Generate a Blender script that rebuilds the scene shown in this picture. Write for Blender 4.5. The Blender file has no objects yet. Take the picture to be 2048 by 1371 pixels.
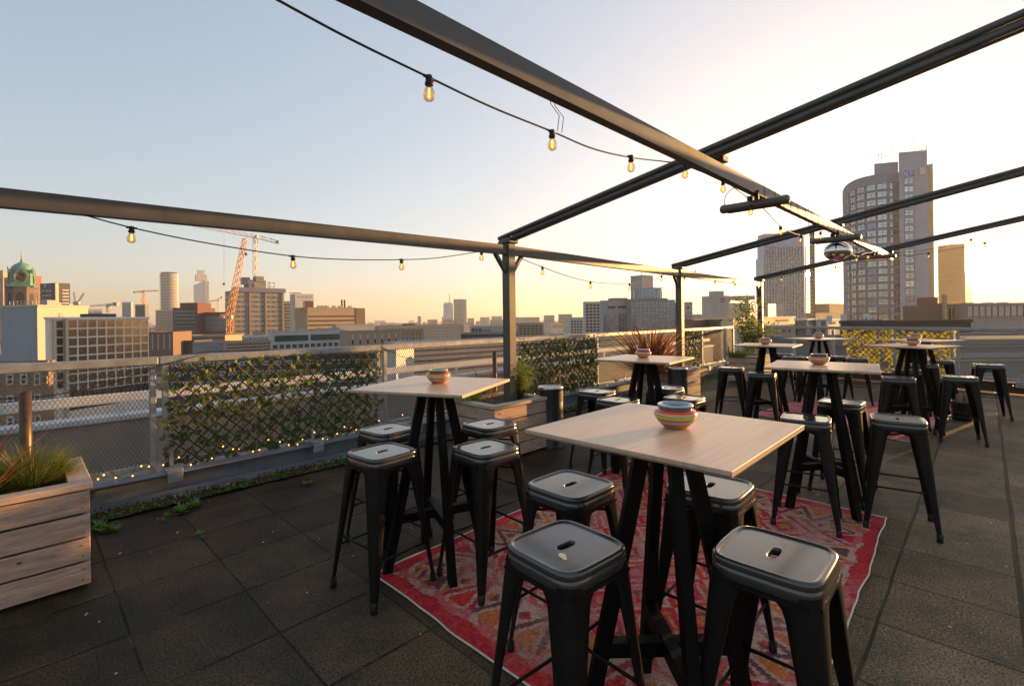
import bpy, math, random
import numpy as np
from math import sin, cos, pi, radians as RAD, sqrt, atan2
from mathutils import Vector, Matrix
random.seed(7); rnd = random.Random(11)
S = bpy.context.scene
COL = S.collection
# ---------------------------------------------------------------- camera
FPX, HZ, ROLL, EYE = 965.0, 636.0, 0.012, 1.5     # focal length in photo pixels (2048 wide), horizon row, roll, eye height
cam_d = bpy.data.cameras.new('camera'); cam = bpy.data.objects.new('camera', cam_d); COL.objects.link(cam)
cam_d.sensor_width = 36; cam_d.lens = 36*FPX/2048; cam_d.shift_y = -(685.5-HZ)/2048
cam_d.clip_start = 0.05; cam_d.clip_end = 20000
c_, s_ = cos(ROLL), sin(ROLL)
cam.matrix_world = Matrix(((c_, s_, 0, 0), (0, 0, -1, 0), (-s_, c_, 0, EYE), (0, 0, 0, 1)))
S.camera = cam
S.render.resolution_x, S.render.resolution_y = 1024, 685
# ---------------------------------------------------------------- sky and sun
SUN_AZ, SUN_EL = RAD(57.0), RAD(4.6)             # azimuth from +Y towards +X
w = bpy.data.worlds.new('World'); S.world = w; w.use_nodes = True
nt = w.node_tree; nt.nodes.clear()
sky = nt.nodes.new('ShaderNodeTexSky'); sky.sky_type = 'NISHITA'; sky.sun_disc = False
sky.sun_elevation = SUN_EL; sky.sun_rotation = RAD(35)
sky.air_density = 1.0; sky.dust_density = 1.7; sky.ozone_density = 2.4; sky.altitude = 40
sep = nt.nodes.new('ShaderNodeSeparateColor'); cmb = nt.nodes.new('ShaderNodeCombineColor'); nt.links.new(sky.outputs[0], sep.inputs[0])
for i, (pw, k) in enumerate(((.55, 1.02), (.54, .945), (.51, .935))):      # hazy evening air flattens the range of the clear-sky model
    a = nt.nodes.new('ShaderNodeMath'); a.operation = 'POWER'; a.inputs[1].default_value = pw; nt.links.new(sep.outputs[i], a.inputs[0])
    b = nt.nodes.new('ShaderNodeMath'); b.operation = 'MULTIPLY'; b.inputs[1].default_value = k; nt.links.new(a.outputs[0], b.inputs[0])
    d = nt.nodes.new('ShaderNodeMath'); d.operation = 'MULTIPLY_ADD'; d.inputs[1].default_value = .14; d.inputs[2].default_value = .87; nt.links.new(b.outputs[0], d.inputs[0])
    e = nt.nodes.new('ShaderNodeMath'); e.operation = 'DIVIDE'; nt.links.new(b.outputs[0], e.inputs[0]); nt.links.new(d.outputs[0], e.inputs[1]); nt.links.new(e.outputs[0], cmb.inputs[i])
bg = nt.nodes.new('ShaderNodeBackground'); bg.inputs[1].default_value = 0.15
wo = nt.nodes.new('ShaderNodeOutputWorld')
nt.links.new(cmb.outputs[0], bg.inputs[0]); nt.links.new(bg.outputs[0], wo.inputs[0])
sl = bpy.data.lights.new('sun', 'SUN'); sl.energy = 3.8; sl.angle = RAD(0.6); sl.color = (1.0, 0.54, 0.18)
so = bpy.data.objects.new('sun_lamp', sl); COL.objects.link(so)
sd = Vector((sin(SUN_AZ)*cos(SUN_EL), cos(SUN_AZ)*cos(SUN_EL), sin(SUN_EL)))
so.rotation_euler = sd.to_track_quat('Z', 'Y').to_euler(); so.location = (0, 0, 60)
S.view_settings.view_transform = 'Standard'; S.view_settings.look = 'None'
S.view_settings.exposure = 2.05; S.view_settings.gamma = 1.0
S.render.engine = 'CYCLES'
try:
    S.cycles.max_bounces = 8; S.cycles.transparent_max_bounces = 12; S.cycles.volume_bounces = 0
    S.cycles.sample_clamp_indirect = 6
except Exception: pass
# ---------------------------------------------------------------- pixel -> world helpers
def ray(px, py):
    x, y = px-1024, py-HZ
    return (c_*x - s_*y)/FPX, (s_*x + c_*y)/FPX    # X/D and (EYE-z)/D
def at(px, py, z=0.0):
    u, v = ray(px, py); D = (EYE-z)/v; return Vector((u*D, D, z))
def atD(px, py, D):
    u, v = ray(px, py); return Vector((u*D, D, EYE-v*D))
AZ = RAD(44.5)
A2 = Vector((sin(AZ), cos(AZ), 0)); B2 = Vector((cos(AZ), -sin(AZ), 0)); ANG = pi/2-AZ   # terrace axes; ANG = angle of A from +X
def onplane(px, py, P, d):
    u, v = ray(px, py)                               # vertical plane through P along d (2d)
    t = (u*P[1]-P[0])/(d[0]-u*d[1]); X = P[0]+t*d[0]; D = P[1]+t*d[1]
    return Vector((X, D, EYE-v*D))
# ---------------------------------------------------------------- materials
MATS = {}
def mat(name, col, rough=0.6, metal=0.0, var=0.0, scale=8.0, bump=0.0, bscale=40.0, col2=None, emit=None, estr=0, spec=0.5, stretch=(1,1,1), trans=0, coat=0, gen=False):
    m = bpy.data.materials.new(name); m.use_nodes = True; n = m.node_tree; L = n.links; b = n.nodes['Principled BSDF']
    b.inputs['Base Color'].default_value = (*col, 1); b.inputs['Roughness'].default_value = rough
    b.inputs['Metallic'].default_value = metal; b.inputs['Specular IOR Level'].default_value = spec
    if coat: b.inputs['Coat Weight'].default_value = coat; b.inputs['Coat Roughness'].default_value = 0.08
    if emit: b.inputs['Emission Color'].default_value = (*emit, 1); b.inputs['Emission Strength'].default_value = estr
    if var or bump:
        tc = n.nodes.new('ShaderNodeTexCoord'); mp = n.nodes.new('ShaderNodeMapping'); mp.inputs['Scale'].default_value = stretch
        L.new(tc.outputs['Generated' if gen else 'Object'], mp.inputs[0])
        oi = n.nodes.new('ShaderNodeObjectInfo'); L.new(oi.outputs['Random'], mp.inputs['Location'])
    if var:
        t = n.nodes.new('ShaderNodeTexNoise'); t.inputs['Scale'].default_value = scale; t.inputs['Detail'].default_value = 6; t.inputs['Roughness'].default_value = .65
        L.new(mp.outputs[0], t.inputs[0])
        cr = n.nodes.new('ShaderNodeValToRGB'); cr.color_ramp.elements[0].position = .3; cr.color_ramp.elements[1].position = .7
        c2 = col2 or tuple(c*(1-var) for c in col)
        cr.color_ramp.elements[0].color = (*c2, 1); cr.color_ramp.elements[1].color = (*[min(1, c*(1+var*.5)) for c in col], 1)
        L.new(t.outputs[0], cr.inputs[0]); L.new(cr.outputs[0], b.inputs['Base Color'])
        mr = n.nodes.new('ShaderNodeMapRange'); mr.inputs[3].default_value = max(0.02, rough*.8); mr.inputs[4].default_value = min(1, rough*1.25)
        L.new(t.outputs[0], mr.inputs[0]); L.new(mr.outputs[0], b.inputs['Roughness'])
    if bump:
        t2 = n.nodes.new('ShaderNodeTexNoise'); t2.inputs['Scale'].default_value = bscale; t2.inputs['Detail'].default_value = 4
        L.new(mp.outputs[0], t2.inputs[0]); bp = n.nodes.new('ShaderNodeBump'); bp.inputs['Strength'].default_value = bump; bp.inputs['Distance'].default_value = .01
        L.new(t2.outputs[0], bp.inputs['Height']); L.new(bp.outputs[0], b.inputs['Normal'])
    MATS[name] = m; return m
def leafmat(name, c1, c2, tr=0.5, scale=30):
    m = mat(name, c1, .55, var=.5, scale=scale, col2=c2); n = m.node_tree; b = n.nodes['Principled BSDF']
    t = n.nodes.new('ShaderNodeBsdfTranslucent'); mx = n.nodes.new('ShaderNodeMixShader'); mx.inputs[0].default_value = tr
    cr = [x for x in n.nodes if x.type == 'VALTORGB'][0]
    hs = n.nodes.new('ShaderNodeHueSaturation'); hs.inputs['Value'].default_value = 1.9; hs.inputs['Saturation'].default_value = 1.1
    n.links.new(cr.outputs[0], hs.inputs['Color']); n.links.new(hs.outputs[0], t.inputs[0])
    o = n.nodes['Material Output']; n.links.new(b.outputs[0], mx.inputs[1]); n.links.new(t.outputs[0], mx.inputs[2]); n.links.new(mx.outputs[0], o.inputs[0]); return m
# ---------------------------------------------------------------- mesh builder
class MB:
    def __init__(s): s.v = []; s.f = []; s.m = []; s.sm = []
    def add(s, vs, fs, m=0, smooth=False, M=None):
        o = len(s.v)
        for v in vs:
            v = Vector(v)
            s.v.append(tuple(M @ v) if M is not None else tuple(v))
        for f in fs: s.f.append(tuple(i+o for i in f)); s.m.append(m); s.sm.append(smooth)
    def box(s, c, d, M=None, m=0, rz=0):
        x, y, z = d[0]/2, d[1]/2, d[2]/2
        vs = [(-x,-y,-z),(x,-y,-z),(x,y,-z),(-x,y,-z),(-x,-y,z),(x,-y,z),(x,y,z),(-x,y,z)]
        cr, sr = cos(rz), sin(rz)
        vs = [(c[0]+a*cr-b*sr, c[1]+a*sr+b*cr, c[2]+e) for a, b, e in vs]
        s.add(vs, [(0,3,2,1),(4,5,6,7),(0,1,5,4),(1,2,6,5),(2,3,7,6),(3,0,4,7)], m, False, M)
    def bbox(s, c, d, bev=0.004, M=None, m=0, rz=0):     # box with chamfered vertical and top edges
        x, y, z = d[0]/2, d[1]/2, d[2]/2; b = min(bev, x*.45, y*.45, z*.45)
        def ring(xx, yy, zz, k): return [(-xx+k,-yy,zz),(xx-k,-yy,zz),(xx,-yy+k,zz),(xx,yy-k,zz),(xx-k,yy,zz),(-xx+k,yy,zz),(-xx,yy-k,zz),(-xx,-yy+k,zz)]
        vs = ring(x-b,y-b,-z,b)+ring(x,y,-z+b,b)+ring(x,y,z-b,b)+ring(x-b,y-b,z,b)
        cr, sr = cos(rz), sin(rz); vs = [(c[0]+a*cr-e*sr, c[1]+a*sr+e*cr, c[2]+h) for a, e, h in vs]
        fs = [tuple(range(7,-1,-1)), tuple(range(24,32))]
        for k in range(3):
            for i in range(8): j = (i+1) % 8; fs.append((k*8+i, k*8+j, k*8+8+j, k*8+8+i))
        s.add(vs, fs, m, False, M)
    def bar(s, p, q, w, h=None, m=0, up=(0,0,1), M=None, w2=None, h2=None):   # rectangular bar from p to q
        p, q = Vector(p), Vector(q); h = h or w; w2 = w2 or w; h2 = h2 or h
        d = (q-p).normalized(); u = Vector(up)
        if abs(d.dot(u)) > .99: u = Vector((1, 0, 0))
        r = d.cross(u).normalized(); u = r.cross(d)
        vs = []
        for P, a, b in ((p, w/2, h/2), (q, w2/2, h2/2)):
            vs += [P-r*a-u*b, P+r*a-u*b, P+r*a+u*b, P-r*a+u*b]
        s.add(vs, [(3,2,1,0),(4,5,6,7),(0,1,5,4),(1,2,6,5),(2,3,7,6),(3,0,4,7)], m, False, M)
    def tube(s, pts, r, n=8, m=0, M=None, cap=True, r2=None):
        pts = [Vector(p) for p in pts]; k = len(pts); vs = []; fs = []
        u = None
        for i, p in enumerate(pts):
            d = (pts[min(i+1, k-1)]-pts[max(i-1, 0)]).normalized()
            if u is None:
                u = Vector((0,0,1)) if abs(d.z) < .95 else Vector((1,0,0))
            a = d.cross(u).normalized(); u = a.cross(d).normalized()
            rr = r if r2 is None else r+(r2-r)*i/(k-1)
            for j in range(n):
                t = 2*pi*j/n; vs.append(p+a*cos(t)*rr+u*sin(t)*rr)
        for i in range(k-1):
            for j in range(n):
                jj = (j+1) % n; fs.append((i*n+j, i*n+jj, (i+1)*n+jj, (i+1)*n+j))
        if cap: fs += [tuple(range(n-1,-1,-1)), tuple(range((k-1)*n, k*n))]
        s.add(vs, fs, m, n > 4, M)
    def lathe(s, prof, n=32, M=None, mfn=None, c=(0,0,0), cap=True, ph=0):
        vs = []; k = len(prof)
        for (r, z) in prof:
            for j in range(n): t = ph+2*pi*j/n; vs.append((c[0]+r*cos(t), c[1]+r*sin(t), c[2]+z))
        for i in range(k-1):
            fs = [(i*n+j, i*n+(j+1) % n, (i+1)*n+(j+1) % n, (i+1)*n+j) for j in range(n)]
            if i == 0: s.add(vs, [], 0, False, M); base = len(s.v)-len(vs)
            mi = mfn(i) if mfn else 0
            for f in fs: s.f.append(tuple(x+base for x in f)); s.m.append(mi); s.sm.append(n > 10)
        if cap:
            if prof[0][0] > 1e-5: s.f.append(tuple(base+j for j in range(n-1,-1,-1))); s.m.append(0); s.sm.append(False)
            if prof[-1][0] > 1e-5: s.f.append(tuple(base+(k-1)*n+j for j in range(n))); s.m.append(mfn(k-2) if mfn else 0); s.sm.append(False)
    def quad(s, a, b, c, d, m=0): s.add([a, b, c, d], [(0,1,2,3)], m)
    def prism(s, poly, z0, z1, m=0, M=None):
        n = len(poly); vs = [(x, y, z0) for x, y in poly]+[(x, y, z1) for x, y in poly]
        fs = [tuple(range(n-1,-1,-1)), tuple(range(n, 2*n))]+[(i, (i+1) % n, n+(i+1) % n, n+i) for i in range(n)]
        s.add(vs, fs, m, False, M)
    def mesh(s, name, mats):
        me = bpy.data.meshes.new(name); me.from_pydata(s.v, [], s.f)
        for m in (mats if isinstance(mats, (list, tuple)) else [mats]): me.materials.append(MATS[m] if isinstance(m, str) else m)
        me.polygons.foreach_set('material_index', s.m); me.polygons.foreach_set('use_smooth', s.sm); me.update(); return me
    def build(s, name, mats, parent=None, loc=(0,0,0), rz=0):
        return link(name, s.mesh(name, mats), parent, loc, rz)
def link(name, me, parent=None, loc=(0,0,0), rz=0):
    o = bpy.data.objects.new(name, me); COL.objects.link(o); o.location = loc; o.rotation_euler = (0, 0, rz)
    if parent: o.parent = parent
    return o
def tag(o, label=None, cat=None, group=None, kind=None):
    if label: o['label'] = label
    if cat: o['category'] = cat
    if group: o['group'] = group
    if kind: o['kind'] = kind
    return o
def thing(name, label, cat, loc=(0,0,0), rz=0, group=None):
    return tag(link(name, None, None, loc, rz), label, cat, group)
def dup(root, loc, rz, label, group=None):
    def rec(o, par):
        c = o.copy(); COL.objects.link(c); c.parent = par
        for ch in [x for x in KIDS.get(o.name, [])]: rec(ch, c)
        return c
    c = rec(root, None); c.location = loc; c.rotation_euler = (0, 0, rz); c['label'] = label
    if group: c['group'] = group
    return c
KIDS = {}
def index_kids():
    KIDS.clear()
    for o in bpy.data.objects:
        if o.parent: KIDS.setdefault(o.parent.name, []).append(o)
# ---------------------------------------------------------------- material library
mat('charcoal_metal', (.092,.082,.073), .5, .15, var=.25, scale=5, coat=.1)
mat('galvanised', (.36,.36,.37), .5, .55, var=.3, scale=12, bump=.1)
mat('wire', (.12,.11,.10), .5, .3, var=.2, scale=20)
mat('concrete', (.33,.29,.25), .9, var=.35, scale=6, bump=.4, bscale=60)
mat('beam_grey', (.20,.215,.24), .6, .2, var=.3, scale=4, bump=.15)
mat('stool_black', (.006,.0055,.005), .36, .0, var=.6, scale=14, col2=(.016,.013,.012), spec=.14, coat=.03, bump=.015, bscale=30)
mat('stool_seat', (.026,.026,.026), .2, .0, var=.8, scale=13, spec=.6, coat=.45, col2=(.045,.042,.038), bump=.03, bscale=9)
mat('black_wood', (.008,.0065,.006), .55, spec=.1, var=.5, scale=9, stretch=(1,1,.08), bump=.12, bscale=30)
mat('table_wood', (.58,.405,.285), .3, var=.22, scale=4.5, stretch=(.6,11,1), bump=.02, bscale=30)
mat('table_edge', (.26,.17,.12), .5, var=.3, scale=20)
mat('plank', (.52,.35,.265), .75, var=.42, scale=6, stretch=(1.0,1,10), col2=(.30,.185,.13), bump=.3, bscale=14)
mat('plank_cap', (.54,.40,.31), .75, var=.35, scale=5, stretch=(1,1,6), bump=.25, bscale=20)
mat('knot', (.10,.045,.025), .7)
mat('soil', (.05,.035,.025), .95, var=.5, scale=40, bump=.8, bscale=60)
mat('liner', (.012,.012,.012), .7)
mat('bin_black', (.02,.02,.021), .4, .3, var=.3, coat=.2)
mat('steel', (.55,.54,.53), .28, 1.0, var=.2, scale=20)
mat('post_dark', (.10,.06,.035), .4, .45, var=.3)
mat('cable', (.012,.012,.012), .6)
mat('willow', (.085,.045,.026), .7, var=.4, scale=30)
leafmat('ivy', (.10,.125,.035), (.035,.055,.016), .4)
leafmat('ivy_sunny', (.30,.27,.04), (.13,.14,.025), .55)  # backlit copy of the ivy, its yellow glow put into the leaf colour
leafmat('grass_green', (.10,.13,.025), (.04,.06,.015), .35)
mat('grass_straw', (.42,.27,.10), .7, var=.3)
leafmat('phormium', (.17,.07,.03), (.06,.03,.018), .4)
leafmat('rosemary', (.14,.17,.05), (.05,.08,.02), .35)
leafmat('shrub_leaf', (.10,.12,.03), (.03,.05,.015), .4)
mat('twig', (.08,.05,.03), .8)
leafmat('weed', (.13,.22,.04), (.06,.11,.02), .35)
mat('dead_leaf', (.11,.045,.022), .85, var=.5, scale=30)
mat('moss', (.055,.05,.025), .95, var=.5, scale=25)
mat('bulb_glow', (1,.6,.2), .3, emit=(1,.34,.05), estr=1.9)
mat('fairy_glow', (1,.6,.2), .3, emit=(1,.36,.06), estr=1.3)
g = mat('bulb_glass', (1,1,1), .05); n = g.node_tree; b = n.nodes['Principled BSDF']
tr = n.nodes.new('ShaderNodeBsdfTransparent'); tr.inputs[0].default_value = (1,.80,.52,1); gl = n.nodes.new('ShaderNodeBsdfGlossy'); gl.inputs['Roughness'].default_value = .04
lw = n.nodes.new('ShaderNodeLayerWeight'); lw.inputs[0].default_value = .35; mx = n.nodes.new('ShaderNodeMixShader')
n.links.new(lw.outputs['Facing'], mx.inputs[0]); n.links.new(tr.outputs[0], mx.inputs[1]); n.links.new(gl.outputs[0], mx.inputs[2]); n.links.new(mx.outputs[0], n.nodes['Material Output'].inputs[0])
g2 = mat('globe_glow', (1,.5,.15), .3); n = g2.node_tree       # faint warm inner glow of the lamp around its filament
for nm, c in (('cer_red',(.62,.045,.03)),('cer_orange',(.75,.20,.03)),('cer_yellow',(.55,.48,.06)),('cer_purple',(.13,.09,.16)),('cer_pink',(.62,.26,.22)),('cer_grey',(.34,.38,.42)),('cer_cream',(.62,.52,.40)),('cer_navy',(.025,.03,.06)),('cer_blue',(.30,.45,.60)),('cer_green',(.35,.42,.10)),('cer_olive',(.30,.27,.06))):
    mat(nm, c, .12, coat=.5, var=.12, scale=20, bump=.02)
mat('mirror', (.75,.72,.68), .06, 1.0, bump=.0)
mat('heater_alu', (.17,.155,.14), .38, .6, var=.2)
mat('white_paint', (.62,.61,.62), .5, var=.15, scale=5)
mat('render_beige', (.30,.26,.22), .9, var=.2, scale=2, bump=.2)
mat('rail_wood', (.22,.14,.09), .7, var=.4, stretch=(1,1,5))
# ================================================================ terrace: floor, kerb, fences
def nm(n, op, a, b=None, c=None):
    x = n.nodes.new('ShaderNodeMath'); x.operation = op
    for i, v in enumerate((a, b, c)):
        if v is None: continue
        if isinstance(v, (int, float)): x.inputs[i].default_value = v
        else: n.links.new(v, x.inputs[i])
    return x.outputs[0]
def floor_mat():
    m = mat('floor_tiles', (.05,.045,.04), .7); n = m.node_tree; b = n.nodes['Principled BSDF']; L = n.links
    tc = n.nodes.new('ShaderNodeTexCoord'); sp = n.nodes.new('ShaderNodeSeparateXYZ')
    wn = n.nodes.new('ShaderNodeTexNoise'); wn.inputs['Scale'].default_value = 1.3
    L.new(tc.outputs['Object'], wn.inputs[0])
    wob = nm(n, 'MULTIPLY', nm(n, 'SUBTRACT', wn.outputs[0], .5), .03)
    L.new(tc.outputs['Object'], sp.inputs[0]); T = .512
    px = nm(n, 'DIVIDE', nm(n, 'ADD', sp.outputs[0], wob), T); py = nm(n, 'DIVIDE', nm(n, 'ADD', sp.outputs[1], wob), T)
    ex = nm(n, 'ABSOLUTE', nm(n, 'SUBTRACT', nm(n, 'FRACT', nm(n, 'ADD', px, .5)), .5))
    ey = nm(n, 'ABSOLUTE', nm(n, 'SUBTRACT', nm(n, 'FRACT', nm(n, 'ADD', py, .5)), .5))
    cx = n.nodes.new('ShaderNodeCombineXYZ'); L.new(nm(n, 'FLOOR', px), cx.inputs[0]); L.new(nm(n, 'FLOOR', py), cx.inputs[1])
    wnz = n.nodes.new('ShaderNodeTexWhiteNoise'); wnz.noise_dimensions = '2D'; L.new(cx.outputs[0], wnz.inputs[0])
    # one joint line is a wide open gap, some joints tight
    gap = nm(n, 'LESS_THAN', nm(n, 'ABSOLUTE', py), .4)
    wid = nm(n, 'ADD', nm(n, 'MULTIPLY', gap, .011), nm(n, 'MULTIPLY', wnz.outputs[0], .006))
    e = nm(n, 'MINIMUM', ex, nm(n, 'SUBTRACT', ey, nm(n, 'MULTIPLY', wid, 1)))
    mr = n.nodes.new('ShaderNodeMapRange'); mr.interpolation_type = 'SMOOTHSTEP'; mr.inputs[1].default_value = .004; mr.inputs[2].default_value = .016; L.new(e, mr.inputs[0])
    joint = mr.outputs[0]
    g = n.nodes.new('ShaderNodeTexNoise'); g.inputs['Scale'].default_value = 95; g.inputs['Detail'].default_value = 3; g.inputs['Roughness'].default_value = .8; L.new(tc.outputs['Object'], g.inputs[0])
    big = n.nodes.new('ShaderNodeTexNoise'); big.inputs['Scale'].default_value = 1.7; big.inputs['Detail'].default_value = 8; big.inputs['Roughness'].default_value = .7; L.new(tc.outputs['Object'], big.inputs[0])
    cr = n.nodes.new('ShaderNodeValToRGB'); E = cr.color_ramp.elements
    E[0].position = .3; E[0].color = (.021,.0135,.0085,1); E[1].position = .72; E[1].color = (.074,.047,.026,1)
    k = cr.color_ramp.elements.new(.5); k.color = (.042,.0275,.0155,1); k = cr.color_ramp.elements.new(.42); k.color = (.025,.0205,.012,1); L.new(big.outputs[0], cr.inputs[0])
    cg = n.nodes.new('ShaderNodeMapRange'); cg.inputs[1].default_value = .35; cg.inputs[2].default_value = .7; cg.inputs[3].default_value = .12; cg.inputs[4].default_value = 2.7; L.new(g.outputs[0], cg.inputs[0])
    tone = nm(n, 'MULTIPLY', cg.outputs[0], nm(n, 'ADD', nm(n, 'MULTIPLY', wnz.outputs[0], .5), .75))
    tone = nm(n, 'MULTIPLY', tone, nm(n, 'ADD', nm(n, 'MULTIPLY', joint, .7), .3))
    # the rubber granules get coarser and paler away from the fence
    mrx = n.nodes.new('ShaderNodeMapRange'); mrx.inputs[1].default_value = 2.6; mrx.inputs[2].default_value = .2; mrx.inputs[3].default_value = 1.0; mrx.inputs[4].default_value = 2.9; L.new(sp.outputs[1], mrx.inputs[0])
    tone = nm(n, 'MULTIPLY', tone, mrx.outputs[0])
    vm = n.nodes.new('ShaderNodeVectorMath'); vm.operation = 'SCALE'; L.new(cr.outputs[0], vm.inputs[0]); L.new(tone, vm.inputs['Scale'])
    vo = n.nodes.new('ShaderNodeTexVoronoi'); vo.inputs['Scale'].default_value = 5.2; L.new(tc.outputs['Object'], vo.inputs[0])
    speck = nm(n, 'LESS_THAN', vo.outputs['Distance'], .036)
    mx = n.nodes.new('ShaderNodeMix'); mx.data_type = 'RGBA'; L.new(speck, mx.inputs[0]); L.new(vm.outputs[0], mx.inputs[6]); mx.inputs[7].default_value = (.38,.33,.28,1)
    ms = n.nodes.new('ShaderNodeTexNoise'); ms.inputs['Scale'].default_value = 3.3; ms.inputs['Detail'].default_value = 5; L.new(tc.outputs['Object'], ms.inputs[0])
    mo = nm(n, 'MULTIPLY', nm(n, 'SUBTRACT', 1.0, joint), nm(n, 'GREATER_THAN', ms.outputs[0], .55))
    m2 = n.nodes.new('ShaderNodeMix'); m2.data_type = 'RGBA'; L.new(nm(n, 'MULTIPLY', mo, .75), m2.inputs[0]); L.new(mx.outputs[2], m2.inputs[6]); m2.inputs[7].default_value = (.05,.055,.02,1)
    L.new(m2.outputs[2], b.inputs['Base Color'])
    rr = n.nodes.new('ShaderNodeMapRange'); rr.inputs[3].default_value = .42; rr.inputs[4].default_value = .85; L.new(big.outputs[0], rr.inputs[0]); L.new(rr.outputs[0], b.inputs['Roughness']); b.inputs['Specular IOR Level'].default_value = .14
    h = nm(n, 'ADD', nm(n, 'MULTIPLY', joint, 1.6), nm(n, 'ADD', nm(n, 'MULTIPLY', g.outputs[0], .35), nm(n, 'MULTIPLY', wnz.outputs[0], .5)))
    bp = n.nodes.new('ShaderNodeBump'); bp.inputs['Strength'].default_value = .7; bp.inputs['Distance'].default_value = .003; L.new(h, bp.inputs['Height']); L.new(bp.outputs[0], b.inputs['Normal'])
floor_mat()
OUT = -B2
P0 = Vector((-3.31, 3.77, 0))                       # inner foot of the steel beam along the left fence
CF = Vector((6.45, 13.85, 0)); RF = Vector((9.06, 9.33, 0)); FD = (RF-CF).normalized(); FE = CF+FD*13
def rel(P, O, rz):                                  # world xy -> local
    d = Vector(P)-Vector(O); c, s = cos(-rz), sin(-rz); return (d.x*c-d.y*s, d.x*s+d.y*c)
FO = Vector((2.843, 2.727, 0))
L0 = P0-A2*12; foot = [L0+B2*.2, L0+B2*.2+B2*22, FE+B2*2, FE, CF-FD*.05+B2*.25, P0+A2*13.6+B2*.2]
mb = MB(); poly = [rel(p, FO, ANG) for p in foot]; mb.prism(poly, -.45, 0)
tag(mb.build('floor', 'floor_tiles', None, FO, ANG), kind='structure')
mb = MB(); o2 = [L0+OUT*2.0, L0+B2*21.5, FE+B2*1.5-FD*.5, FE+Vector((FD.y,-FD.x,0))*-.0, CF+OUT*.6+A2*1.2, CF+OUT*2]
mb.prism([(p.x, p.y) for p in o2], -37, -.46); tag(mb.build('terrace_building', 'render_beige'), kind='structure')
# left kerb, outer roof ledge
mb = MB(); LL = 28.0; tc0 = 2.2
def lb(off, z, w, h, L=LL, tc=tc0, m=0, name=None):   # long box parallel to A : offset outward from P0, centre z
    c = P0+A2*tc+OUT*off; mb.box((c.x, c.y, z), (L, w, h), m=m, rz=ANG)
lb(-.095, -.21, .205, .45); lb(.1, -.2, .18, .42); lb(.235, -.055, .075, .45)
tag(mb.build('kerb', 'concrete'), kind='structure')
mb = MB(); lb(1.0, -.25, 1.4, .4); tag(mb.build('outer_roof_ledge', 'render_beige'), kind='structure')
t = thing('parapet_wall', 'low beige parapet with white cap outside the left wire fence', 'parapet', P0+OUT*1.75, ANG)
mb = MB(); mb.box((2.2,0,.2), (LL,.16,.5)); mb.build('wall', 'render_beige', t)
mb = MB(); mb.bbox((2.2,0,.48), (LL,.24,.06), .01); mb.build('coping', 'white_paint', t)
t = thing('guard_rail', 'pale grey guard rail running above the beige parapet outside the fence', 'railing', P0+OUT*1.8, ANG)
mb = MB(); mb.bbox((2.2,0,.68), (LL,.07,.10), .008); mb.build('rail', 'white_paint', t)
pm = MB(); pm.box((0,0,.34), (.06,.03,.58)); pm = pm.mesh('rail_post', 'white_paint')
for i in range(11): link('post', pm, t, (-9+i*2.35, -.0, .0))
# steel beam on the kerb
def steel_beam(name, label, org, d, length, rz, mt):
    t = thing(name, label, 'steel beam', org, rz)
    mb = MB(); mb.box((length/2, .06, .022), (length, .12, .012)); mb.box((length/2, .118, .11), (length, .01, .164)); mb.bbox((length/2, .07, .2), (length, .15, .014), .003)
    mb.box((length/2, .03, .042), (length, .012, .03))
    mb.build('channel', mt, t)
    bk = MB(); bk.bbox((0,.05,.222), (.12,.13,.03), .004); bk.box((0,.13,.28), (.03,.02,.14)); bk.bbox((0,-.02,.17),(.11,.016,.08),.003); bk = bk.mesh('beam_clip', 'galvanised')
    k = int(length/1.25)
    for i in range(k): link('clip', bk, t, (.8+i*1.25, 0, 0))
steel_beam('steel_beam', 'grey painted steel beam along the foot of the long left fence', P0-A2*9, A2, 26-3.2, ANG, 'beam_grey')
FN = Vector((FD.y, -FD.x, 0));  FN = -FN if FN.dot(Vector((-1,-1,0))) > 0 else FN      # outward normal of far side
FANG = atan2(FD.y, FD.x)
steel_beam('steel_beam', 'sunlit brown steel beam along the foot of the far right fence', CF-FN*.2, FD, 12.5, FANG, 'post_dark')  # brown material puts the warm low sunlight into the beam's colour
# fences
def wire_mesh(length, z0, z1, pw=.03, ph=.052, th=.0026):
    mb = MB(); H = z1-z0; dx = H*pw/ph; k = int((length+dx)/pw)
    for sgn in (1, -1):
        for i in range(k+1):
            xb = i*pw-(dx if sgn > 0 else 0); p = (xb, z0); q = (xb+sgn*dx, z1)
            if sgn < 0: p = (xb, z0); q = (xb-dx, z1)
            (x0, a0), (x1, a1) = p, q
            if x0 == x1: continue
            def clip(x): return a0+(a1-a0)*(x-x0)/(x1-x0)
            if min(x0, x1) >= length or max(x0, x1) <= 0: continue
            if x0 < 0: a0n = clip(0); x0n = 0
            elif x0 > length: a0n = clip(length); x0n = length
            else: a0n = a0; x0n = x0
            if x1 < 0: a1n = clip(0); x1n = 0
            elif x1 > length: a1n = clip(length); x1n = length
            else: a1n = a1; x1n = x1
            if abs(x1n-x0n) < .004: continue
            mb.bar((x0n, sgn*.0015, a0n), (x1n, sgn*.0015, a1n), th, th, up=(0,1,0))
    return mb
ZT = 1.2
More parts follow.
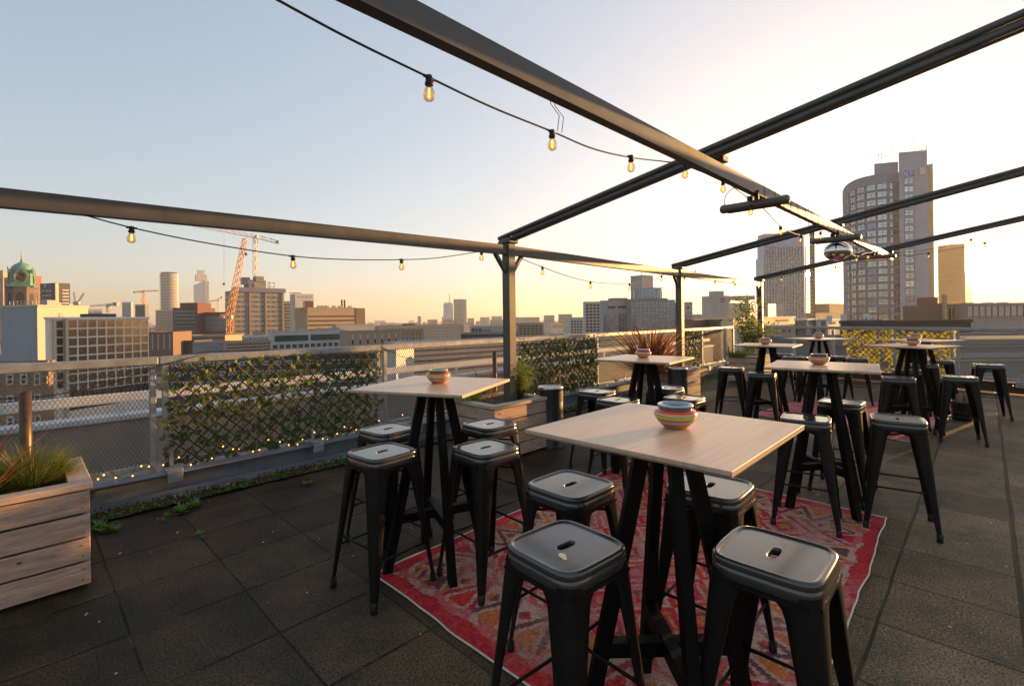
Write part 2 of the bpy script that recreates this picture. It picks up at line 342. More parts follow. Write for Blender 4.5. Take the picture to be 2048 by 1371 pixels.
def fence(name, label, org, rz, stops, dbl, zt=ZT, z0=.27, th=.003):
    t = thing(name, label, 'fence', org, rz)
    for a, b in zip(stops[:-1], stops[1:]):
        L = b-a-.06
        wire_mesh(L-.05, z0, zt-.07, th=th).build('wire_mesh', 'wire', t, (a+.055, 0, 0))
        fr = MB(); fr.bbox((a+.03+L/2+.0, 0, zt-.035), (L+.055, .05, .07), .008); fr.build('top_rail', 'galvanised', t)
        fr = MB(); fr.bbox((a+.03+L/2, 0, z0-.02), (L, .035, .04), .004); fr.build('bottom_rail', 'galvanised', t)
    for i, a in enumerate(stops):
        for k in ((-.045, .045) if i in dbl else (0,)):
            p = MB(); p.bbox((a+k, 0, (zt-.08+.2)/2), (.045, .045, zt-.08-.2), .004); p.build('post', 'galvanised', t)
    return t
PF = P0+OUT*.2
def tpx(px, py=800):
    q = onplane(px, py, PF, A2); return (q-PF).dot(A2)
stops = [-6.8, -4.4, -2.05]+[tpx(318), tpx(763), tpx(1019), tpx(1195), tpx(1300), tpx(1405)]
cl = (CF-PF).dot(A2); stops.append(cl-.03)
FSTOPS = stops
fence('wire_fence', 'long galvanised wire mesh fence with ivy screens along the left terrace edge', PF+A2*0, ANG, stops, (3, 4), )
def spx(px):
    q = onplane(px, 700, CF, FD); return (q-CF).dot(FD)
fs = [0.05, spx(1588), spx(1666), spx(1790), spx(1910), spx(2060), spx(2060)+2.4, spx(2060)+4.8, spx(2060)+7]
fence('wire_fence', 'wire mesh fence closing the far right end below the round hotel tower', CF, FANG, fs, (4,), zt=1.21, th=.0048)
# ---------------------------------------------------------------- ivy screens
IVY = [(0,.5),(.16,.28),(.5,.34),(.3,.05),(.42,-.3),(.12,-.2),(0,-.5),(-.12,-.2),(-.42,-.3),(-.3,.05),(-.5,.34),(-.16,.28)]
def leaf(mb, c, s, rng, shape=IVY, m=0, tilt=.9):
    M = Matrix.Translation(c) @ Matrix.Rotation(rng.uniform(0, 2*pi), 4, 'Y') @ Matrix.Rotation(rng.gauss(0, tilt*.7), 4, 'X') @ Matrix.Rotation(rng.gauss(0, tilt*.7), 4, 'Z')
    fold = rng.uniform(.05, .3)
    mb.add([(x*s, -abs(x)*s*fold, y*s) for x, y in shape], [tuple(range(len(shape)))], m, False, M)
def ivy_screen(label, org, rz, a, b, z0, z1, n, m='ivy', side=-.045, seed=1, ls=(.04,.07), group=None, pitch=.115):
    r = random.Random(seed); t = thing('ivy_screen', label, 'ivy screen', org, rz, group)
    lat = MB(); W = b-a; H = z1-z0
    for sg in (1, -1):
        for i in range(int((W+H)/pitch)+1):
            c = i*pitch-(H if sg > 0 else 0)
            pts = []
            for k in range(9):
                zz = k/8*H; xx = c+sg*zz if sg > 0 else c-zz
                if -.02 <= xx <= W+.02: pts.append((a+xx, side+sg*.007+r.gauss(0,.002), z0+zz))
            if len(pts) > 1: lat.tube(pts, .0068, 4, cap=False)
    lat.build('lattice', 'willow', t)
    lv = MB()
    for i in range(n):
        x = r.uniform(a-.03, b+.03); z = z0+H*r.random()
        if i % 14 == 0: z = z0-abs(r.gauss(0,.03))
        for q in range(r.choice((1,1,1,2))):
            leaf(lv, (x+r.gauss(0,.03), side+r.uniform(-.022,.012), z+r.gauss(0,.03)), r.uniform(*ls), r, tilt=.6)
    lv.build('ivy_leaves', m, t)
    return t
for k in range(4):  # unseen screens added on the fence to keep the low sun off the floor
    a = spx(2085)+k*1.72; t = thing('sun_block_screen', 'added reed sun blocker on the far fence beyond the right picture edge', 'sun blocker', CF, FANG, 'added sun blockers on the far fence'); mb = MB()
    for i in range(82): mb.bar((a+.01+i*.0203, .05, .06), (a+.01+i*.0203, .05, 1.16+.008*sin(i*1.7)), .0195, .012, up=(0,1,0))
    mb.build('blocker_canes', 'rail_wood', t)
g = 'ivy screens hung on the wire fences'
ivy_screen('widest ivy lattice screen, on the left fence beside the wooden planter with grass', PF, ANG, tpx(335), tpx(752), .24, 1.12, 820, seed=3, group=g)
ivy_screen('ivy lattice screen between the pergola post and the large red-leaved plant', PF, ANG, tpx(1033), tpx(1188), .28, 1.12, 1300, seed=4, group=g)
ivy_screen('narrow ivy lattice screen behind the large red-leaved plant', PF, ANG, tpx(1362), tpx(1400), .28, 1.12, 560, seed=5, group=g)
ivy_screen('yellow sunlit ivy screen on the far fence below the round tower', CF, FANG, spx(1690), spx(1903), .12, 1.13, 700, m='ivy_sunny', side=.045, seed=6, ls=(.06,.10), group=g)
# fairy lights
def fairy(label, org, rz, a, b, z, seed, n, sag=.05):
    r = random.Random(seed); t = thing('fairy_lights', label, 'fairy lights', org, rz, 'fairy lights along the fence foot')
    pts = []; k = n*3
    for i in range(k+1):
        x = a+(b-a)*i/k; pts.append((x, -.06+r.gauss(0,.012), z+r.gauss(0,.02)+sag*sin(i*.45)))
    mb = MB(); mb.tube(pts, .0022, 4); mb.build('cable', 'cable', t)
    bm_ = MB(); bm_.lathe([(.0,-.007),(.006,-.003),(.006,.003),(0,.008)], 6); bm_ = bm_.mesh('fairy_bulb', 'fairy_glow')
    for i in range(n):
        p = pts[min(k, i*3+r.randint(0,1))]; link('bulb', bm_, t, (p[0], p[1]-.01, p[2]-.012))
fairy('string of tiny warm lights along the fence foot beside the grass planter', PF, ANG, tpx(186), tpx(320), .25, 21, 8)
fairy('string of tiny warm lights under the widest ivy screen', PF, ANG, tpx(322), tpx(760), .27, 22, 25)
fairy('string of tiny warm lights on the fence foot behind the first pergola post', PF, ANG, tpx(765), tpx(1130), .27, 23, 20)
fairy('string of tiny warm lights on the fence foot behind the red-leaved plant', PF, ANG, tpx(1180), tpx(1440), .22, 24, 30)
fairy('string of tiny warm lights on the far right fence foot', CF-FN*.1, FANG, spx(1912), spx(2070), .18, 25, 12)
# loose cable draped along the upper fence
def cable_thing(name, label, pts, r=.004, cat='cable', m='cable'):
    mb = MB(); c = sum((Vector(p) for p in pts), Vector())/len(pts)
    mb.tube([Vector(p)-c for p in pts], r, 5); o = mb.build(name, m, None, c); tag(o, label, cat); return o
Pc = PF-OUT*.03
cable_thing('cable', 'thin dark cable sagging across the left fence mesh above the grass planter', [onplane(x, y, Pc, A2) for x, y in ((-60,800),(0,798),(90,792),(180,778),(240,760),(300,738),(322,730),(420,705))])
cable_thing('cable', 'thin dark cable sagging on the fence mesh behind the second table', [onplane(x, y, Pc, A2) for x, y in ((765,694),(800,712),(850,722),(900,722),(960,708),(1000,690))], .003)
# weeds and moss strip
r = random.Random(5); mb = MB(); k = 220
vs = []; fs = []
for i in range(k+1):
    t_ = -3+17.5*i/k; wd = .10+.05*sin(i*.37)+.035*r.random()
    for j, off in enumerate((-.245-.04*r.random(), -.19, -.13, -.2+wd)):
        p = P0+A2*t_+OUT*off; vs.append((p.x, p.y, .017+(0, .012, .012, 0)[j]*r.random()+.004))
for i in range(k):
    for j in range(3): a = i*4+j; fs.append((a, a+4, a+5, a+1))
mb.add(vs, fs); tag(mb.build('moss', 'moss'), 'strip of moss and dead leaves between tiles and left kerb', 'moss', kind='stuff')
WEED = [(0,0),(.2,.15),(.1,.3),(.32,.45),(.16,.6),(.2,.85),(0,1),(-.2,.85),(-.16,.6),(-.32,.45),(-.1,.3),(-.2,.15)]
mb = MB()
def rosette(mb, c, R, n, r, m=0):
    for i in range(n):
        a = r.uniform(0, 2*pi); M = Matrix.Translation(c) @ Matrix.Rotation(a, 4, 'Z') @ Matrix.Rotation(r.uniform(-1.45, -.5), 4, 'X')
        s = R*r.uniform(.6, 1.1); mb.add([(x*s*.7, 0, y*s) for x, y in WEED], [tuple(range(12))], m, False, M)
for i in range(760):
    t_ = r.uniform(0, 13)*r.random()**.4; off = r.uniform(-.27, -.11); s = r.choice((.02,.03,.03,.045))
    if r.random() < .45: t_ = r.choice((.25,.9,1.05,1.3,1.75,2.1,2.3,2.6,3.6,5.5)) + r.gauss(0,.12)
    p = P0+A2*t_+OUT*off; rosette(mb, (p.x, p.y, .02), s, r.randint(5, 11), r)
for px, py, s in ((205,1058,.07),(228,1056,.06),(365,1020,.08),(395,1010,.07),(401,1069,.03),(618,968,.04),(330,1040,.04)):
    p = at(px, py, .01)
    for q in range(4): rosette(mb, (p.x+r.gauss(0,.03), p.y+r.gauss(0,.03), .012), s, 10, r)
tag(mb.build('weeds', 'weed'), 'small green weeds sprouting along the left kerb', 'weeds', kind='stuff')
mb = MB()
for i in range(5600):
    t_ = r.uniform(-.5, 13)*r.random()**.35; p = P0+A2*t_+OUT*(r.gauss(-.15,.05)); leaf(mb, (p.x, p.y, .03+.012*r.random()), r.uniform(.01,.032), r, tilt=1.6)
tag(mb.build('dead_leaves', 'dead_leaf'), 'brown dead leaves littering the foot of the left kerb', 'dead leaves', kind='stuff')
mb = MB()
for i in range(700):
    t_ = r.uniform(8.7, 12.6); p = P0+A2*t_+OUT*(r.gauss(-.22,.09)); rosette(mb, (p.x, p.y, .004), r.uniform(.02,.06), 5, r)
tag(mb.build('moss_cushion', 'grass_green'), 'green moss growing along the far end of the left kerb', 'moss', kind='stuff')
r = random.Random(15); mb = MB()
for i in range(210):
    x = r.uniform(-3, 7); y = r.uniform(1.2, 10); q = Vector((x, y, 0))
    if (q-P0).dot(B2) < .3 or (q-CF).dot(FN) > -.3: continue
    s = r.choice((.0025,.0035,.005,.007)); a = r.uniform(0, 3.1); mb.box((x, y, .003), (s*r.uniform(1,2.6), s, .003), rz=a)
tag(mb.build('litter', 'cer_cream'), 'tiny pale bits of litter scattered over the dark tiles', 'litter', kind='stuff')
# ================================================================ pergola
Pd = Vector((.695, .719, 0)).normalized(); Pb = Vector((Pd.y, -Pd.x, 0)); PANG = atan2(Pd.y, Pd.x)
P1 = Vector((-.03, 5.46, 0)); P2 = P1+Pd*4.34; P3 = P1+Pd*8.75; Pm = P1-Pd*4.35
C0 = Vector((1.72, 3.96, 0)); CE = Vector((7.92, 10.09, 0)); Cd = (CE-C0).normalized()
pg = thing('pergola', 'dark brown steel pergola frame standing over the bar tables', 'pergola', (0,0,0))
def post(p, zt):
    mb = MB(); mb.bbox((0,0,zt/2), (.11,.11,zt), .006); mb.bbox((0,0,.01), (.2,.2,.02), .003); return mb.build('post', 'charcoal_metal', pg, (p.x, p.y, 0), PANG)
ZB = [2.23, 2.32, 2.31, 2.30]
PP = [Pm, P1, P2, P3]
for p, z in zip(PP, ZB): post(p, z+.02)
for i in range(3):
    a = PP[i]+Pd*.057; b = PP[i+1]-Pd*.057
    mb = MB(); mb.bar((a.x, a.y, ZB[i]-.052), (b.x, b.y, ZB[i+1]-.052), .075, .102); mb.build('side_beam', 'charcoal_metal', pg)
a = PP[0]-Pd*.057; b = a-Pd*3.5; mb = MB(); mb.bar((a.x, a.y, ZB[0]-.052), (b.x, b.y, 2.16), .075, .102); mb.build('side_beam', 'charcoal_metal', pg)
for i, p in enumerate(PP):
    for sg in (-1, 1):
        if i == 3 and sg > 0: continue
        q = p+Pd*sg*.21; z = ZB[i]-.106
        mb = MB(); mb.bar((p.x+Pd.x*sg*.05, p.y+Pd.y*sg*.05, z-.20), (q.x, q.y, z+.0), .05, .03); mb.build('brace', 'charcoal_metal', pg)
    mb = MB(); mb.bbox((p.x, p.y, ZB[i]+.045), (.15,.17,.05), .008, rz=PANG); mb.box((p.x-.02, p.y+.02, ZB[i]+.085), (.07,.1,.06), rz=PANG); mb.build('rail_bracket', 'charcoal_metal', pg)
    for k in (-.03, .03):
        q = p+Pd*k-Pb*(-.08); mb = MB(); mb.lathe([(0,-.012),(.012,-.008),(.012,.008),(0,.012)], 8, c=(q.x, q.y, ZB[i]+.09)); mb.build('bolt', 'steel', pg)
SL = .177
def rail_z(s): return 2.405+SL*s
RAILS = []
for p in PP:
    a = p-Pb*.13; b = p+Pb*5.3
    pa = Vector((a.x, a.y, rail_z(-.13))); pb = Vector((b.x, b.y, rail_z(5.3)))
    mb = MB(); mb.bar(pa, pb, .048, .108); dn = (pb-pa).normalized()
    side = Vector((Pd.x, Pd.y, 0))
    for sg in (-1, 1):
        for h in (.028, -.028):
            off = side*sg*.024+Vector((0,0,h)); mb.tube([pa+off, pb+off], .0225, 10)
    mb.build('roof_rail', 'charcoal_metal', pg)
    post2 = p+Pb*5.2; mbp = MB(); mbp.bbox((0,0,(rail_z(5.2)-.07)/2), (.11,.11,rail_z(5.2)-.07), .006); mbp.build('post', 'charcoal_metal', pg, (post2.x, post2.y, 0), PANG)
ZC = 2.645
ca = C0-Cd*7.5; cb = CE+Cd*.12
mb = MB(); mb.bar((ca.x, ca.y, ZC+.035), (cb.x, cb.y, ZC+.035), .062, .108); mb.build('centre_beam', 'charcoal_metal', pg)
for k in range(3):
    q = (C0, C0+Cd*((P2+Pb*2.3-C0).dot(Cd)), CE)[k]; mb = MB(); mb.bbox((q.x, q.y, ZC+.135), (.12,.1,.05), .005, rz=PANG); mb.build('rail_bracket', 'charcoal_metal', pg)
# cable ties round the centre beam
ties = MB()
for k in range(26):
    s = -.15+1.15+k*.27+rnd.gauss(0,.02); q = C0+Cd*s
    pts = []
    for x, z in ((-.034,-.022),(.034,-.022),(.034,.092),(-.034,.092),(-.034,-.022)):
        n_ = Vector((Cd.y, -Cd.x, 0)); pts.append((q.x+n_.x*x, q.y+n_.y*x, ZC+z))
    ties.tube(pts, .0022, 4)
ties.build('cable_ties', 'cable', pg)
# ---------------------------------------------------------------- string lights
gm = MB(); gm.lathe([(.010,.0),(.0135,-.006),(.021,-.02),(.0265,-.036),(.0265,-.046),(.021,-.060),(.011,-.068),(.0,-.070)], 20, cap=False); gm = gm.mesh('bulb_glass', 'bulb_glass')
fm = MB(); fm.tube([(0,0,-.012),(.001,0,-.05)], .0042, 8); fm = fm.mesh('filament', 'bulb_glow')
sm_ = MB(); sm_.lathe([(.0,.034),(.013,.032),(.015,.026),(.015,.004),(.0185,.002),(.0185,-.010),(.0125,-.013),(.0,-.013)], 16); sm_.tube([(-.03,0,.022),(.03,0,.022)], .007, 8); sm_ = sm_.mesh('socket', 'cable')
def spline(pts, k=8):
    out = []; P = [pts[0]]+list(pts)+[pts[-1]]
    for i in range(1, len(P)-2):
        for j in range(k):
            t = j/k; a, b, c, d = P[i-1], P[i], P[i+1], P[i+2]
            out.append(.5*((2*b)+(-a+c)*t+(2*a-5*b+4*c-d)*t*t+(-a+3*b-3*c+d)*t**3))
    out.append(pts[-1]); return out
def string(label, cpts, bulbs, P, d, off=Vector((0,0,0)), tilt=None):
    t = thing('string_lights', label, 'string lights', (0,0,0), 0, 'festoon string lights on the pergola')
    pts = [onplane(x, y, P, d)+off for x, y in cpts]; mb = MB(); mb.tube(spline(pts), .0045, 6); mb.build('cable', 'cable', t)
    for i, (x, y) in enumerate(bulbs):
        p = onplane(x, y, P, d)+off
        s = link('socket', sm_, t, p-Vector((0,0,.022)), atan2(d[1], d[0])+rnd.gauss(0,.1))
        ry = (tilt or {}).get(i, rnd.gauss(0,.05)); s.rotation_euler[1] = ry; s.scale = (.93, .93, .93)
        bsub = link('bulb', gm, s, (0,0,-.012)); link('filament', fm, s, (0,0,-.012), rnd.uniform(0,3))
    return t
string('long festoon cable with glowing bulbs hanging under the centre pergola beam',
    [(380,-95),(470,-47),(555,0),(700,78),(858,155),(985,215),(1104,263),(1185,297),(1262,315),(1345,325),(1371,331),(1446,362),(1480,384),(1503,402),(1530,420),(1561,453),(1602,470),(1641,464),(1668,447),(1678,470),(1692,498),(1713,512),(1736,505),(1777,504)],
    [(858,155),(1104,263),(1262,313),(1371,331),(1446,362),(1503,412),(1561,453),(1602,470),(1641,464),(1692,500),(1713,512),(1736,507),(1777,505)], C0, Cd, tilt={5:.5, 7:.3})
string('festoon cable drooping below the left pergola beam above the wide ivy screen', [(60,396),(135,420),(263,455),(420,487),(586,512),(700,519),(803,519),(870,516),(940,506),(963,502)], [(263,455),(586,512),(803,519),(963,503)], P1, Pd)
string('festoon cable sagging between the first and second pergola posts', [(1045,518),(1085,534),(1135,552),(1181,563),(1230,567),(1259,567),(1300,560),(1323,551),(1350,541)], [(1085,534),(1181,563),(1259,567),(1323,551)], P1, Pd)
string('festoon cable sagging between the second and third pergola posts', [(1362,541),(1391,545),(1430,562),(1470,567),(1500,561),(1519,556)], [(1391,541),(1430,562),(1470,567)], P1, Pd, tilt={0:1.3,1:.8,2:.9})
string('festoon cable along the far rail left of the mirror ball', [(1524,562),(1563,553),(1600,545),(1671,532),(1740,519),(1782,511)], [(1563,554),(1671,532)], P3, Pb)
string('upper festoon cable running to the right edge along the far rail', [(1782,507),(1855,499),(1940,479),(2048,448),(2120,425)], [(1790,505),(1942,478),(2090,434)], P3, Pb)
string('lower festoon cable running to the right edge along the far rail', [(1782,512),(1856,504),(1970,483),(2048,459),(2120,436)], [(1856,505),(1970,483)], P3, Pb, off=Pd*.15)
tie = MB(); q = onplane(1115, 262, C0, Cd)
for dx, top in ((0,.10),(.035,.16)):
    a = q+Cd*dx; tie.tube([a, a+Vector((.01,.0,.08)), Vector((a.x-.045*Cd.y, a.y+.045*Cd.x, ZC-.02)), Vector((a.x-.05*Cd.y, a.y+.05*Cd.x, ZC+.11))], .002, 4)
o = tie.build('cable_tie', 'cable'); tag(o, 'loose thin cable tie hanging from the centre beam to a bulb socket', 'cable tie')
# ---------------------------------------------------------------- patio heaters and mirror ball
def heater(px, py, label, L=.6, r_=.043, lit=False):
    p = onplane(px, py, C0, Cd); t = thing('patio_heater', label, 'patio heater', p, atan2(Pb.y, Pb.x), 'infrared patio heaters under the centre beam')
    mb = MB(); R_ = Matrix.Rotation(pi/2, 4, 'Y')
    mb.lathe([(0,-L/2),(.03,-L/2),(r_,-L/2+.02),(r_,-L/2+.05),(r_*.93,-L/2+.055),(r_*.93,L/2-.055),(r_,L/2-.05),(r_,L/2-.02),(.03,L/2),(0,L/2)], 24, M=R_, cap=False); mb.build('housing', 'heater_alu', t)
    mb = MB(); mb.box((0, 0, -r_*.93), (L-.14, .05, .012)); g_ = mb.build('grille', 'liner', t)
    if lit:
        dm = MB(); dm.lathe([(0,-.004),(.004,0),(0,.004)], 6); dm = dm.mesh('lamp_dot', 'fairy_glow')
        for i in range(14): link('lamp', dm, t, (-L/2+.1+i*(L-.2)/13, -.03, -r_-.004))
    h = ZC-.02-p.z
    mb = MB(); mb.box((.03,0,max(.03, h/2+.03)), (.035,.035,max(.05, h))); mb.box((-.03,.02,.06), (.05,.05,.05)); mb.build('mount', 'liner', t)
    mb = MB(); mb.tube(spline([Vector(v) for v in ((-L/2+.04,0,.03),(-L/2+.05,0,.13),(-L/2+.14,0,.19),(-.08,0,.17),(-.02,0,.10))]), .004, 6); mb.build('cord', 'cable', t)
    return p
heater(1507, 409, 'cylindrical grey infrared heater under the centre beam, nearest of the three')
hp = heater(1670, 478, 'dark infrared heater right above the mirror ball')
heater(1750, 514, 'farthest infrared heater at the end of the centre beam', lit=True)
p = onplane(1675, 502, C0, Cd)
t = thing('mirror_ball', 'squashed silver mirror ball hanging below the middle heater', 'mirror ball', p)
mb = MB(); n1, n2 = 44, 26; R1, R2 = .172, .138; vs = []; fs = []
for i in range(n2+1):
    th = pi*i/n2
    for j in range(n1): ph = 2*pi*j/n1; vs.append((R1*sin(th)*cos(ph), R1*sin(th)*sin(ph), R2*cos(th)))
mb.sm = []; 
for i in range(n2):
    for j in range(n1): fs.append((i*n1+j, (i+1)*n1+j, (i+1)*n1+(j+1) % n1, i*n1+(j+1) % n1))
mb.add(vs, fs, 0, True); mb.build('ball', 'mirror', t)
mb = MB(); mb.lathe([(0,.15),(.02,.15),(.02,.13),(.03,.125)], 12); mb.tube([(0,0,.14),(0,0,ZC-.03-p.z)], .003, 5); mb.build('hanger', 'cable', t)
# ================================================================ bar tables
def table_proto(loc, rz, label, S_=.72, leg_h=1.08):
    t = thing('bar_table', label, 'bar table', loc, rz, 'square high bar tables on the terrace')
    mb = MB(); mb.bbox((0,0,1.0935), (S_,S_,.013), .0015, m=0)
    mb.bbox((0,0,1.085), (S_-.002,S_-.002,.0065), .001, m=1); mb.build('tabletop', ['table_wood','table_edge'], t)
    for k in range(4):
        a = pi/4+k*pi/2; d = Vector((cos(a), sin(a), 0)); mb = MB()
        mb.bar(d*.305, d*.072+Vector((0,0,1.081)), .052, .042, up=(-d.y, d.x, 0), w2=.052, h2=.038)
        mb.build('leg', 'black_wood', t)
    for k in range(2):
        a = pi/4+k*pi/2; d = Vector((cos(a), sin(a), 0)); z = .315-k*.004; mb = MB()
        mb.bar(-d*.222+Vector((0,0,z)), d*.222+Vector((0,0,z)), .045, .06-k*.008); mb.build('cross_bar', 'black_wood', t)
    mb = MB(); mb.box((0,0,1.066), (.30,.07,.03), rz=pi/4); mb.box((0,0,1.0665), (.07,.30,.029), rz=pi/4); mb.build('top_plate', 'black_wood', t)
    return t
TB = [
 (.55,1.745, 46, 'nearest bar table with bright striped bowl, standing on the red patterned rug'),
 (-.48,2.985, 70, 'bar table at left in front of the widest ivy screen'),
 (1.28,4.66, 53, 'bar table in front of the large red-leaved plant, with small bowl'),
 (2.44,3.80, 54, 'bar table right of centre with sun glint, standing at the edge of the red rug'),
 (3.48,6.58, 50, 'bar table in front of the leafy shrub planter by the third pergola post'),
 (4.98,6.03, 24, 'bar table in front of the yellow sunlit ivy screen, nearer of the two there'),
 (6.15,7.25, 20, 'bar table behind another one before the yellow ivy screen, farther right'),
 (5.15,8.1, 16, 'farthest bar table with shaded dark top near the far fence'),
]
tables = []
for i, (x, y, a, lab) in enumerate(TB):
    if i == 0: t0 = table_proto((x,y,0), RAD(a), lab); index_kids(); tables.append(t0)
    else: tables.append(dup(t0, (x,y,0), RAD(a), lab))
# ---------------------------------------------------------------- striped bowls
def bowl(loc, label, rim, rz=0):
    t = thing('ceramic_ashtray', label, 'ashtray', loc, rz, 'striped ceramic bowls on the bar tables')
    M = ['cer_olive','cer_orange','cer_red','cer_grey','cer_pink','cer_purple','cer_yellow','cer_cream','cer_navy', rim]
    pr = [(.036,0),(.040,.003),(.045,.008),(.051,.014),(.058,.022),(.0635,.030),(.068,.038),(.0705,.043),(.0745,.055),(.0755,.060),(.0755,.0615),(.0748,.066),(.0725,.071),(.066,.0785),(.060,.0815)]
    mi = [0,0,1,2,3,4,5,6,6,8,7,1,2,2]
    mb = MB(); mb.lathe(pr, 48, mfn=lambda i: mi[i], cap=True); mb.build('bowl_body', M, t)
    pr = [(.060,.0812),(.0575,.083),(.058,.092),(.061,.094),(.0625,.098),(.0605,.1015),(.054,.1025),(.049,.099),(.047,.085),(.05,.06),(0,.05)]
    mi = [8,8,8,9,9,9,3,3,8,8]
    mb = MB(); mb.lathe(pr, 48, mfn=lambda i: mi[i], cap=False); lid = mb.build('ashtray_rim', M, t)
    z = MB(); pts = [(.0592*cos(2*pi*k/56), .0592*sin(2*pi*k/56), .0872+(.0026 if k % 2 else -.0026)) for k in range(57)]; z.tube(pts, .0009, 4, cap=False); z.build('zigzag', 'cer_cream', lid); t.scale = (1, 1, .84)
    return t
b1 = bowl((.585,1.74,1.1), 'brightly striped ceramic ashtray bowl with blue rim, on the nearest table', 'cer_blue')
BW = [(1,(-.465,3.02),'striped ceramic bowl with green rim on the left table','cer_green'),(2,(1.27,4.68),'pale striped bowl on the table before the red-leaved plant','cer_cream'),(3,(2.45,3.86),'striped bowl on the table right of centre, beside the sun glint','cer_navy'),
 (4,(3.46,6.6),'striped bowl on the table before the leafy shrub','cer_cream'),(5,(4.98,6.0),'striped bowl on the nearer table before the yellow ivy screen','cer_navy'),(6,(6.1,7.3),'striped bowl on the rear table before the yellow ivy screen','cer_cream'),(7,(5.14,8.1),'striped bowl on the dark far table','cer_cream')]
for i, p, lab, rim in BW: bowl((p[0], p[1], 1.1), lab, rim)
# ================================================================ metal stools
SH = .76
def superr(th, a, b, p): c, s = abs(cos(th)), abs(sin(th)); return 1/((c/a)**p+(s/b)**p)**(1/p)
def stool_meshes():
    N = 64; mb = MB()
    rings = []
    def sq(h, z, p=5.0): return [(superr(t, h, h, p)*cos(t), superr(t, h, h, p)*sin(t), z) for t in [2*pi*i/N for i in range(N)]]
    def sl(k, z): return [(superr(t, .037*k, .0145*k, 3.2)*cos(t), superr(t, .037*k, .0145*k, 3.2)*sin(t), z) for t in [2*pi*i/N for i in range(N)]]
    rings = [sq(.153,SH-.062), sq(.1565,SH-.060), sq(.1575,SH-.03), sq(.1545,SH-.0265), sq(.1545,SH-.024), sq(.1570,SH-.021), sq(.1570,SH-.009), sq(.1545,SH-.0035), sq(.150,SH-.0005), sq(.1445,SH,5.5), sq(.140,SH-.0012,6), sq(.1365,SH-.0055,6), sq(.1345,SH-.0065,6), sq(.132,SH-.0066,6), sq(.127,SH-.0066,6)]
    rings += [[tuple(a*.5+b*.5 for a, b in zip(p, q)) for p, q in zip(rings[-1], sl(1.4,SH-.0066))], sl(1.5,SH-.0066), sl(1.3,SH-.0066), sl(1.16,SH-.0062), sl(1.06,SH-.0068), sl(1.0,SH-.010), sl(.98,SH-.013), sl(.97,SH-.022)]
    vs = [v for r_ in rings for v in r_]; fs = []
    for i in range(len(rings)-1):
        for j in range(N): jj = (j+1) % N; fs.append((i*N+j, i*N+jj, (i+1)*N+jj, (i+1)*N+j))
    mb.add(vs, fs, 0, True); seat = mb.mesh('seat', 'stool_seat')
    # leg: tapered folded sheet wrapping the corner
    mb = MB(); lv = [(.715,.1335),(.70,.128),(.685,.110),(.668,.096),(.64,.088),(.5,.073),(.3,.053),(.12,.036),(.02,.027)]
    rows = []; P = 0
    for z, w_ in lv:
        c = .152+(.212-.152)*(SH-.04-z)/(SH-.04); rr_ = min(.042, w_*.62)
        out = [(c-w_, c), (c-(w_+rr_)/2, c)]
        for k in range(7): a = pi/2*(1-k/6); out.append((c-rr_+rr_*cos(a), c-rr_+rr_*sin(a)))
        out += [(c, c-(w_+rr_)/2), (c, c-w_)]
        th = .004; inn = []
        for x, y in out:
            nx, ny = (x-(c-rr_-.02)), (y-(c-rr_-.02)); l = max(1e-6, sqrt(nx*nx+ny*ny)); 
            if x <= c-rr_+1e-6: nx, ny = 0, 1
            elif y <= c-rr_+1e-6: nx, ny = 1, 0
            else: nx, ny = (x-(c-rr_))/rr_, (y-(c-rr_))/rr_
            inn.append((x-nx*th, y-ny*th))
        rows.append([(x, y, z) for x, y in out+inn[::-1]]); P = len(rows[0])
    vs = [v for r_ in rows for v in r_]; fs = []
    for i in range(len(rows)-1):
        for j in range(P): jj = (j+1) % P; fs.append((i*P+jj, i*P+j, (i+1)*P+j, (i+1)*P+jj))
    mb.add(vs, fs, 0, True)
    leg = mb.mesh('leg', 'stool_black')
    mb = MB(); c = .196; mb.lathe([(.0,0),(.017,0),(.018,.045),(.012,.055),(0,.055)], 12, c=(c,c,0), cap=False); ft = mb.mesh('rubber_foot', 'liner')
    def cz(z): return .152+(.212-.152)*(SH-.04-z)/(SH-.04)
    def rod(z):
        q = cz(z)-.012; m = MB(); m.tube([(-q+.01, q, z), (q-.01, q, z)], .0065, 8); return m.mesh('footrest', 'stool_black')
    mb = MB(); q = cz(.64)-.02
    mb.tube([(-q,-q,.638),(0,0,.66),(q,q,.638)], .006, 6); mb.tube([(q,-q,.638),(0,0,.647),(-q,q,.638)], .006, 6)
    for a, b in ((1,0),(-1,0),(0,1),(0,-1)): mb.box((a*(q+.008), b*(q+.008), .69), (.02 if a else .26, .26 if a else .02, .012))
    return seat, leg, ft, rod(.30), rod(.235), mb.mesh('under_brace', 'stool_black')
SM = stool_meshes()
def stool_proto(loc, rz, label):
    t = thing('bar_stool', label, 'bar stool', loc, rz, 'black metal bar stools on the terrace')
    link('seat', SM[0], t)
    for k in range(4):
        l = link('leg', SM[1], t, (0,0,0), k*pi/2); link('rubber_foot', SM[2], l)
        link('footrest', SM[3 if k % 2 else 4], t, (0,0,0), k*pi/2)
    link('under_brace', SM[5], t)
    return t
